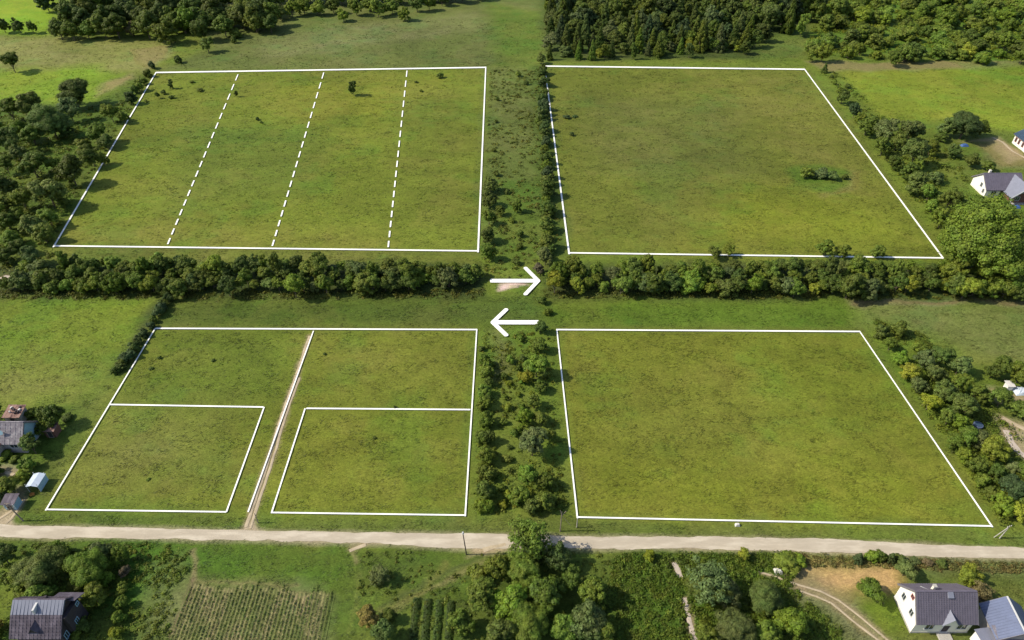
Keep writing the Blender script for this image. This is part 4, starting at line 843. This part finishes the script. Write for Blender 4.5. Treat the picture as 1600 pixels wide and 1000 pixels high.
def gable(label, name, x0, x1, y0, y1, eave, ridge, wallm, roofm, rot=0, over=.4, cat='house', nc=16, nr=22, gable_mat=None, courses_on=True, sheet=None, vm='slatetrim'):
    """ridge along local x; origin at the middle of the footprint; returns root"""
    cx, cy = (x0 + x1) / 2, (y0 + y1) / 2; r = empty(name, (cx, cy, 0), rot, label, cat); L_, W_ = (x1 - x0) / 2, (y1 - y0) / 2
    MB().prism([(-W_, -.1), (W_, -.1), (W_, eave), (0, ridge - .05), (-W_, eave)], -L_, L_).build('wall', M[wallm], r)
    if gable_mat:
        for s_ in (-1, 1): MB().prism([(-W_ + .01, .3), (W_ - .01, .3), (W_ - .01, eave), (0, ridge - .07), (-W_ + .01, eave)], s_ * L_, s_ * (L_ + .02)).build('gable_wall', M[gable_mat], r)
    k_ = (ridge - eave) / W_
    for s_ in (-1, 1):
        mb = MB(); slab(mb, s_ * (W_ + over), eave - k_ * over, 0, ridge, -L_ - over, L_ + over); sl = mb.build('roof_slope', M[roofm], r)
        if courses_on: courses('tile_courses', sl, M[roofm], s_ * (W_ + over), eave - k_ * over, 0, ridge, -L_ - over, L_ + over, nc, nr)
    MB().box(-L_ - over, L_ + over, -.12, .12, ridge + .08, ridge + .26).build('ridge_cap', M[roofm if not sheet else sheet], r, .03)
    for s_ in (-1, 1):
        for q in (-1, 1):
            mb = MB(); slab(mb, s_ * (W_ + over), eave - k_ * over - .12, 0, ridge - .12, q * (L_ + over) - .04, q * (L_ + over) + .04, .30); mb.build('verge_board', M[vm], r)
        MB().box(-L_ - over, L_ + over, s_ * (W_ + over) - .06, s_ * (W_ + over) + .06, eave - k_ * over - .1, eave - k_ * over + .02).build('gutter', M[vm], r)
    return r, L_, W_
# A: white gabled house, bottom right
hA, L_, W_ = gable('white house with violet-grey tiled gable roof and small triangular dormer at the bottom right', 'gabled_house', 60.7, 69.3, 52.9, 58.7, 3.5, 6.7, 'wallcream', 'rooftile', 0, .3, nc=16, nr=24, gable_mat='wallwhite')
for yy in (-1.2, 1.4): window(hA, (-L_ - .02, yy, 2.9 if yy > 0 else 2.9), .8, 1.2, 'x-')
window(hA, (-L_ - .02, .1, 5.1), .6, .6, 'x-', 'redframe')
window(hA, (-2.0, -W_, 1.9), 1.2, 1.2, 'y-'); window(hA, (2.9, -W_, 1.9), 1.4, 1.2, 'y-'); window(hA, (.6, -W_, 1.5), 1.0, 2.1, 'y-', 'frame', 'door')
MB().box(-.4, 1.6, -W_ - 1.3, -W_ - .01, -.1, .35).box(-.1, 1.3, -W_ - 1.7, -W_ - 1.3, -.1, .18).build('door_step', M['concrete'], hA, .03)
MB().box(-L_ - .05, L_ + .05, -W_ - .05, W_ + .05, -.1, .35).build('plinth', M['concrete'], hA)
ch = MB().box(-1.65, -1.25, .55, .95, 5.4, 7.1).build('chimney', M['wallcream'], hA, .03); MB().box(-1.72, -1.18, .48, 1.02, 7.1, 7.2).build('chimney_cap', M['concrete'], ch)
MB().hexa([(-2.35, .3, 6.5), (-2.1, .3, 6.5), (-2.1, 2.0, 4.75), (-2.35, 2.0, 4.75), (-2.35, .3, 6.62), (-2.1, .3, 6.62), (-2.1, 2.0, 4.87), (-2.35, 2.0, 4.87)]).build('roof_ladder', M['frame'], hA)
MB().hexa([(.1, -.75, 6.2), (.95, -.75, 6.2), (.95, -.2, 6.5), (.1, -.2, 6.5), (.1, -.9, 6.45), (.95, -.9, 6.45), (.95, -.15, 6.95), (.1, -.15, 6.95)]).build('roof_hatch', M['rooflight'], hA, .02)
# triangular dormer over the door
kz = (6.7 - 3.5) / W_
def dormer(par, cx, w, yb, yt, zb, rise, mat, front):
    za = zb + rise; mb = MB(); f0, f1, ap = Vector((cx - w / 2, yb, zb)), Vector((cx + w / 2, yb, zb)), Vector((cx, yb, za)); back = Vector((cx, yt, za))
    up = Vector((0, 0, .1))
    for a_, s_ in ((f0, -1), (f1, 1)):
        e_ = Vector((s_ * .12, -.12, -.05)); b = len(mb.v); mb.v += [tuple(a_ + e_), tuple(ap + Vector((0, -.15, 0))), tuple(back), tuple(a_ + e_ + up), tuple(ap + Vector((0, -.15, 0)) + up), tuple(back + up)]
        mb.f += [(b, b + 1, b + 2), (b + 3, b + 5, b + 4), (b, b + 3, b + 4, b + 1), (b + 1, b + 4, b + 5, b + 2), (b + 2, b + 5, b + 3, b)]
    d = mb.build('dormer', mat, par); poly_ob('dormer_front', [tuple(f0), tuple(f1), tuple(ap), (cx - w / 2, yb + .06, zb), (cx + w / 2, yb + .06, zb), (cx, yb + .06, za)], [(0, 1, 2), (5, 4, 3), (0, 3, 4, 1), (1, 4, 5, 2), (2, 5, 3, 0)], front, d)
dormer(hA, .45, 2.4, -W_ - .5, -1.35, 3.12, 1.75, M['rooflight'], M['wallcream'])
# B: gambrel house bottom left
hB = empty('gambrel_house', (-70.2, 54.4, 0), 0, 'old house with shade-darkened walls, broken grey roof and small dormer at the bottom left', 'house')
pr = [(-3.4, -.1), (2.2, -.1), (2.2, 3.2), (1.2, 5.2), (0.2, 6.5), (-1.5, 5.3), (-3.4, 3.2)]
MB().prism(pr, -3.4, 3.4).build('wall', M['walldark'], hB)  # walls stand in shade, which is put into their dark colour
for (ya, za, yb, zb, mt) in ((-3.9, 2.95, -1.5, 5.42, 'roofold'), (-1.5, 5.42, .2, 6.62, 'rooflight'), (2.5, 2.9, 1.25, 5.25, 'roofold'), (1.25, 5.25, .2, 6.62, 'roofold')):  # paler upper front slope: light on its upturned face is painted in
    mb = MB(); slab(mb, ya, za, yb, zb, -3.85, 3.85, .12); sl = mb.build('roof_slope', M[mt], hB)
    courses('roof_sheets', sl, M[mt], ya, za, yb, zb, -3.85, 3.85, 7 if mt == 'roofold' else 1, 14, 'x', .12)
dormer(hB, -.1, 1.7, -3.4, -1.4, 3.5, 1.5, M['roofold'], M['walldark'])
MB().box(-.35, -.05, -1.5, .1, 5.6, 6.6).build('roof_duct', M['frame'], hB); MB().box(.6, .95, .4, .75, 5.7, 6.9).build('chimney', M['walldark'], hB, .02)
MB().prism([(-1.9, 0), (1.6, 0), (1.6, 4.4), (-1.9, 5.1)], 3.5, 4.2).build('side_wall', M['walldark'], hB)
mb = MB(); slab(mb, 2.6, 4.3, .5, 5.7, .8, 4.7, .1); mb.build('rear_roof', M['roofold'], hB)
for (yy, zz, w_, h_) in ((1.0, 4.1, .5, .6), (-.6, 2.1, .6, .9), (-2.6, 1.6, .7, 1.1)): window(hB, (3.4 if yy < -1.9 else 4.2, yy, zz), w_, h_, 'x+', 'paintblue')
MB().hexa([(-4.9, -2.6, 1.4), (-3.6, -2.6, 1.4), (-3.6, -.8, 1.4), (-4.9, -.8, 1.4), (-4.6, -2.5, 2.1), (-3.9, -2.5, 2.9), (-3.9, -.9, 2.9), (-4.6, -.9, 2.1)]).build('porch_canopy', M['poly'], hB, .03)
# C: grey roofed house, left
hC, L_, W_ = gable('grey roofed old house with pale blue gable at the left edge', 'old_house', -103.5, -92.6, 88.2, 93.2, 3.1, 5.7, 'wallpink', 'roofgrey', 0, .35, nc=7, nr=12, gable_mat='wallblue')
window(hC, (3.6, -W_, 1.9), 1.3, .8, 'y-'); window(hC, (.4, -W_, 1.9), .9, .8, 'y-')
MB().prism([(-W_ - 2.0, -.1), (-W_ - .01, -.1), (-W_ - .01, 2.9), (-W_ - 2.0, 2.1)], -1.9, 1.6).build('porch', M['wallpink'], hC)
MB().hexa([(-2.1, -W_ - 2.2, 2.1), (1.8, -W_ - 2.2, 2.1), (1.8, -W_ - .3, 3.0), (-2.1, -W_ - .3, 3.0), (-2.1, -W_ - 2.2, 2.2), (1.8, -W_ - 2.2, 2.2), (1.8, -W_ - .3, 3.12), (-2.1, -W_ - .3, 3.12)]).build('porch_roof', M['rust'], hC)
MB().tube((2.0, -1.5, 3.9), (2.0, -1.5, 4.9), .05, .05).tube((2.0, -1.55, 4.9), (2.0, -1.9, 5.0), .1, .55, 12).build('satellite_dish', M['paintblue'], hC)
MB().box(-2.6, -2.2, .2, .6, 5.0, 6.5).build('chimney', M['brick'], hC, .02)
# shed behind C
def shed(label, x0, x1, y0, y1, zl, zh, wm, rm, name='garden_shed', rot=0, over=.25, door=True, cat='shed', sheets=4):
    cx, cy = (x0 + x1) / 2, (y0 + y1) / 2; r = empty(name, (cx, cy, 0), rot, label, cat); L_, W_ = (x1 - x0) / 2, (y1 - y0) / 2
    MB().prism([(-W_, -.05), (W_, -.05), (W_, zh), (-W_, zl)], -L_, L_).build('wall', M[wm], r)
    for i in range(sheets):
        a0 = -L_ - over + (2 * L_ + 2 * over) * i / sheets; a1 = -L_ - over + (2 * L_ + 2 * over) * (i + 1) / sheets - .03; o_ = rnd.uniform(0, .05)
        MB().hexa([(a0, -W_ - over, zl + .02 + o_), (a1, -W_ - over, zl + .02 + o_), (a1, W_ + over, zh + .02 + o_), (a0, W_ + over, zh + .02 + o_), (a0, -W_ - over, zl + .09 + o_), (a1, -W_ - over, zl + .09 + o_), (a1, W_ + over, zh + .09 + o_), (a0, W_ + over, zh + .09 + o_)]).build('roof_sheet', M[rm], r)
    if door: window(r, (0, -W_, .95), .8, 1.7, 'y-', 'wood', 'door')
    return r
sC = shed('shed with patchy rust-brown roof behind the grey roofed old house', -100.4, -97.4, 95.4, 98.0, 2.1, 2.6, 'wallgrey', 'rust', sheets=6)
for _ in range(9): 
    a_, b_ = rnd.uniform(-1.3, 1.2), rnd.uniform(-1.1, 1.0); MB().box(a_, a_ + rnd.uniform(.2, .5), b_, b_ + rnd.uniform(.2, .5), 2.3, 2.82).build('roof_patch', M['walldark' if rnd.random() < .5 else 'stone'], sC)
shed('small reddish brown shed right of the grey roofed old house', -90.9, -89.0, 92.0, 94.0, 1.8, 2.2, 'brick', 'rust', sheets=3)
shed('small blue-grey shed beside the drive at the left edge', -89.6, -87.6, 75.2, 76.9, 1.6, 2.0, 'paintblue', 'roofold', sheets=3)
# open greenhouse with pale sheeting
gh = empty('small_greenhouse', (-86.4, 80.4, 0), 0, 'small pale blue sheeted greenhouse with corner posts left of the lower left plot', 'greenhouse')
for sx in (-1, 1):
    for sy in (-1.35, 1.35): MB().tube((sx, sy, 0), (sx, sy, 2.2), .05, .05, 6).build('post', M['frame'], gh)
MB().hexa([(-1.1, -1.5, 1.6), (0, -1.5, 1.9), (0, 1.5, 1.9), (-1.1, 1.5, 1.6), (-1.1, -1.5, 1.66), (0, -1.5, 1.96), (0, 1.5, 1.96), (-1.1, 1.5, 1.66)]).build('roof_sheet', M['poly'], gh)
MB().hexa([(0.005, -1.5, 1.9), (1.1, -1.5, 1.6), (1.1, 1.5, 1.6), (0.005, 1.5, 1.9), (0.005, -1.5, 1.96), (1.1, -1.5, 1.66), (1.1, 1.5, 1.66), (0.005, 1.5, 1.96)]).build('roof_sheet', M['poly'], gh)
MB().box(1.0, 1.05, -1.35, 1.35, .1, 1.6).build('side_sheet', M['paintblue'], gh); MB().box(-1, 1, 1.32, 1.36, .1, 1.6).build('end_sheet', M['poly'], gh)
cr = empty('orange_crate', (-86.6, 78.4, 0), .3, 'small orange crate in front of the greenhouse', 'crate'); MB().box(-.35, .35, -.25, .25, 0, .06).box(-.35, .35, -.25, -.2, 0, .35).box(-.35, .35, .2, .25, 0, .35).box(-.35, -.3, -.25, .25, 0, .35).box(.3, .35, -.25, .25, 0, .35).build('crate_body', M['orange'], cr)
# D: long grey roofed house with hipped wing, right
hD, L_, W_ = gable('white house with grey roof and projecting right wing beside the big light green tree', 'winged_house', 141.0, 151.5, 186.2, 194.0, 2.8, 5.8, 'wallcream', 'rooftile', 0, .4, nc=12, nr=18, gable_mat='wallwhite')
window(hD, (-L_ - .02, -.8, 2.6), .9, 1.2, 'x-'); window(hD, (-L_ - .02, -2.6, 1.5), .8, 1.2, 'x-'); window(hD, (-2.9, -W_, 1.5), 1.4, 1.1, 'y-'); window(hD, (-.6, -W_, 1.3), 1.0, 2.0, 'y-', 'frame', 'door')
MB().box(-3.4, -2.8, .9, 1.5, 4.8, 6.4).build('chimney', M['wallcream'], hD, .03)
dx = 3.6; MB().prism([(-3.5 + dx, -.1), (3.5 + dx, -.1), (3.5 + dx, 2.6), (dx, 5.6), (-3.5 + dx, 2.6)], -7.2, -W_ + .2, 'y').build('wing_wall', M['brick'], hD)
for s_ in (-1, 1):
    mb = MB(); slab(mb, dx + s_ * 4.1, 2.15, dx, 5.72, -8.6, .3, .13, 'y'); sl = mb.build('wing_roof_slope', M['rooflight' if s_ < 0 else 'rooftile'], hD)  # paler left slope has the sunlight painted in by its material
    mb = MB(); slab(mb, dx + s_ * 4.15, 1.98, dx, 5.6, -8.7, -8.6, .32, 'y'); mb.build('verge_board', M['frame'], hD)
for s_ in (-3.6, 3.4): MB().tube((dx + s_, -8.3, 0), (dx + s_, -8.3, 2.4), .1, .1, 8).build('porch_post', M['frame'], hD)
MB().box(dx - 3.2, dx + 3.2, -8.4, -7.2, -.1, .12).build('porch_floor', M['concrete'], hD)
window(hD, (dx - 1.2, -7.2, 1.4), 1.2, 1.2, 'y-'); window(hD, (dx, -7.2, 3.8), 1.0, .9, 'y-')
# E: long white house top right
hE, L_, W_ = gable('long white house with dark blue metal roof at the far right edge', 'long_house', 167.5, 180.5, 213.0, 221.0, 3.2, 5.6, 'wallwhite', 'roofdkblue', math.pi / 2, .4, nc=1, nr=22)
for xx in (-5, -3, -1, 1.2, 3.4, 5.2): window(hE, (xx, W_, 1.7), .9, 1.3, 'y+', 'redframe')
# F: barn and sheds bottom right
bF, L_, W_ = gable('grey boarded barn with blue-grey metal roof at the bottom right corner', 'barn', 73.9 - 2.6 + .6, 73.9 + 2.6 + .6, 50.2, 55.6, 3.1, 5.3, 'wallgrey', 'roofblue', math.radians(86), .3, 'barn', 1, 14, None, True, 'frame')
shed('lean-to with grey-violet roof in front of the blue roofed barn', 71.7, 79.5, 47.4, 52.0, 2.7, 3.4, 'wallgrey', 'roofgrey', 'lean_to', 0, .3, True, 'shed', 8)
shed('low shed with pale grey roof at the barn corner', 69.6, 71.6, 49.2, 52.2, 2.1, 2.35, 'wallwhite', 'rooflight', 'garden_shed', math.radians(8), .2, True, 'shed', 3)

# ------------------------------------------------------------ poles and small things
def pole(label, x, y_, h, r, mat, arms=(), lean=(0, 0), cat='pole', name='utility_pole', grp=None):
    o = empty(name, (x, y_, 0), 0, label, cat, grp); lx, ly = lean
    MB().tube((0, 0, -.3), (lx, ly, h), r, r * .65, 10).build('shaft', M[mat], o)
    for (z, w, ang) in arms:
        ax = math.cos(ang) * w / 2; ay = math.sin(ang) * w / 2; b = MB(); b.tube((lx * z / h - ax, ly * z / h - ay, z), (lx * z / h + ax, ly * z / h + ay, z), .05, .05, 6); arm = b.build('crossarm', M['wood'], o)
        for s_ in (-1, 0, 1): MB().tube((lx * z / h + s_ * ax * .9, ly * z / h + s_ * ay * .9, z + .04), (lx * z / h + s_ * ax * .9, ly * z / h + s_ * ay * .9, z + .26), .06, .04, 8).build('insulator', M['frame'], arm)
    return o
pA = pole('dark slim pole with pale head on the near side of the gravel road', -7.6, 66.3, 6.2, .11, 'walldark', (), (-.35, 0)); MB().tube((-.35, 0, 6.1), (-.35, 0, 6.45), .2, .12, 10).build('pole_head', M['frame'], pA)
pB = pole('weathered forked pole left of the lower right plot corner', 8.3, 70.8, 5.6, .11, 'wood', (), (.05, 0)); MB().tube((.04, 0, 4.5), (.75, 0, 5.8), .06, .04).tube((.04, 0, 4.9), (-.25, 0, 6.0), .06, .04).tube((.1, 0, 4.6), (1.6, -.6, 2.6), .03, .03).build('fork_branch', M['wood'], pB)
pole('short grey post at the lower left corner of the lower right plot', 11.2, 71.6, 2.6, .1, 'concrete', (), (0, 0), 'post', 'wooden_post')
pole('leaning wooden pole with crossarms beside the drive at the left', -85.3, 72.9, 4.8, .13, 'wood', ((4.3, 1.5, .2), (3.7, 1.2, .5)), (-.7, 0))
pC = pole('pale braced pole at the lower right corner of the lower right plot', 83.2, 69.4, 3.6, .1, 'concrete', ((3.4, .9, .3),), (.2, 0)); MB().tube((.2, 0, 3.4), (-.8, .2, 0), .07, .07).build('brace', M['concrete'], pC)
pole('short pale post beside the farm track entrance', -44.2, 72.5, 2.8, .09, 'wood', (), (0, 0), 'post', 'wooden_post')
st = MB().hexa([(-.5, -.35, 0), (.5, -.3, 0), (.45, .35, 0), (-.45, .3, 0), (-.3, -.2, .55), (.25, -.2, .6), (.3, .2, .5), (-.3, .25, .45)]).build('white_stone', M['stone'], None, .08); st.location = (*G(1152, 821), 0); tag(st, 'white stone on the verge below the lower right plot', 'stone')
def tarp(label, x, y_, w, d, h, mat, name):
    rs = np.random.RandomState(int(abs(x)) + 3); V = []; n_ = 9
    for j in range(n_):
        for i in range(n_):
            u, v = i / (n_ - 1) * 2 - 1, j / (n_ - 1) * 2 - 1; V.append((u * w / 2, v * d / 2, max(0.0, h * (1 - u ** 4) * (1 - v ** 4) * rs.uniform(.75, 1.1))))
    Fq = [(j * n_ + i, j * n_ + i + 1, (j + 1) * n_ + i + 1, (j + 1) * n_ + i) for j in range(n_ - 1) for i in range(n_ - 1)]
    o = poly_ob(name, V, Fq, M[mat]); o.location = (x, y_, 0); tag(o, label, 'tarpaulin' if 'tarp' in name else 'heap'); return o
tarp('blue covered heap under the wide dark tree by the right hand houses', *G(1507, 228), 2.6, 1.6, .8, 'bluetarp', 'tarpaulin')
tarp('blue covered heap in front of the projecting right wing', *G(1588, 324), 2.0, 1.5, .7, 'bluetarp', 'tarpaulin')
tarp('pale blue sheet beside the trees at the far right edge', *G(1595, 612), 3.2, 2.4, .8, 'poly', 'tarpaulin')
tarp('low pale pinkish rubble heap in the gap of the cross hedge', *G(803, 448), 2.6, 1.2, .25, 'dirt', 'rubble_heap')
tarp('small pale heap right of the curved dirt track', *G(1215, 893), 1.6, 1.1, .6, 'stone', 'rubble_heap')
hx, hy = G(1574, 607); sh = shed('tiny white shed between trees at the far right', hx - .6, hx + .6, hy - .6, hy + .6, 1.2, 1.4, 'wallwhite', 'stone', sheets=2, door=False)
wx_, wy_ = G(1526, 668); well = empty('water_butt', (wx_, wy_, 0), 0, 'round dark blue water butt among the hedgerow trees at the right', 'water butt')
MB().tube((0, 0, 0), (0, 0, .9), .85, .9, 20).build('barrel', M['roofblue'], well, .03); MB().tube((0, 0, .9), (0, 0, .97), .7, .7, 20).build('lid', M['roofdkblue'], well)
for i in range(7):
    fx_, fy_ = G(1420 + i * 25, 901 + i * 1.5)
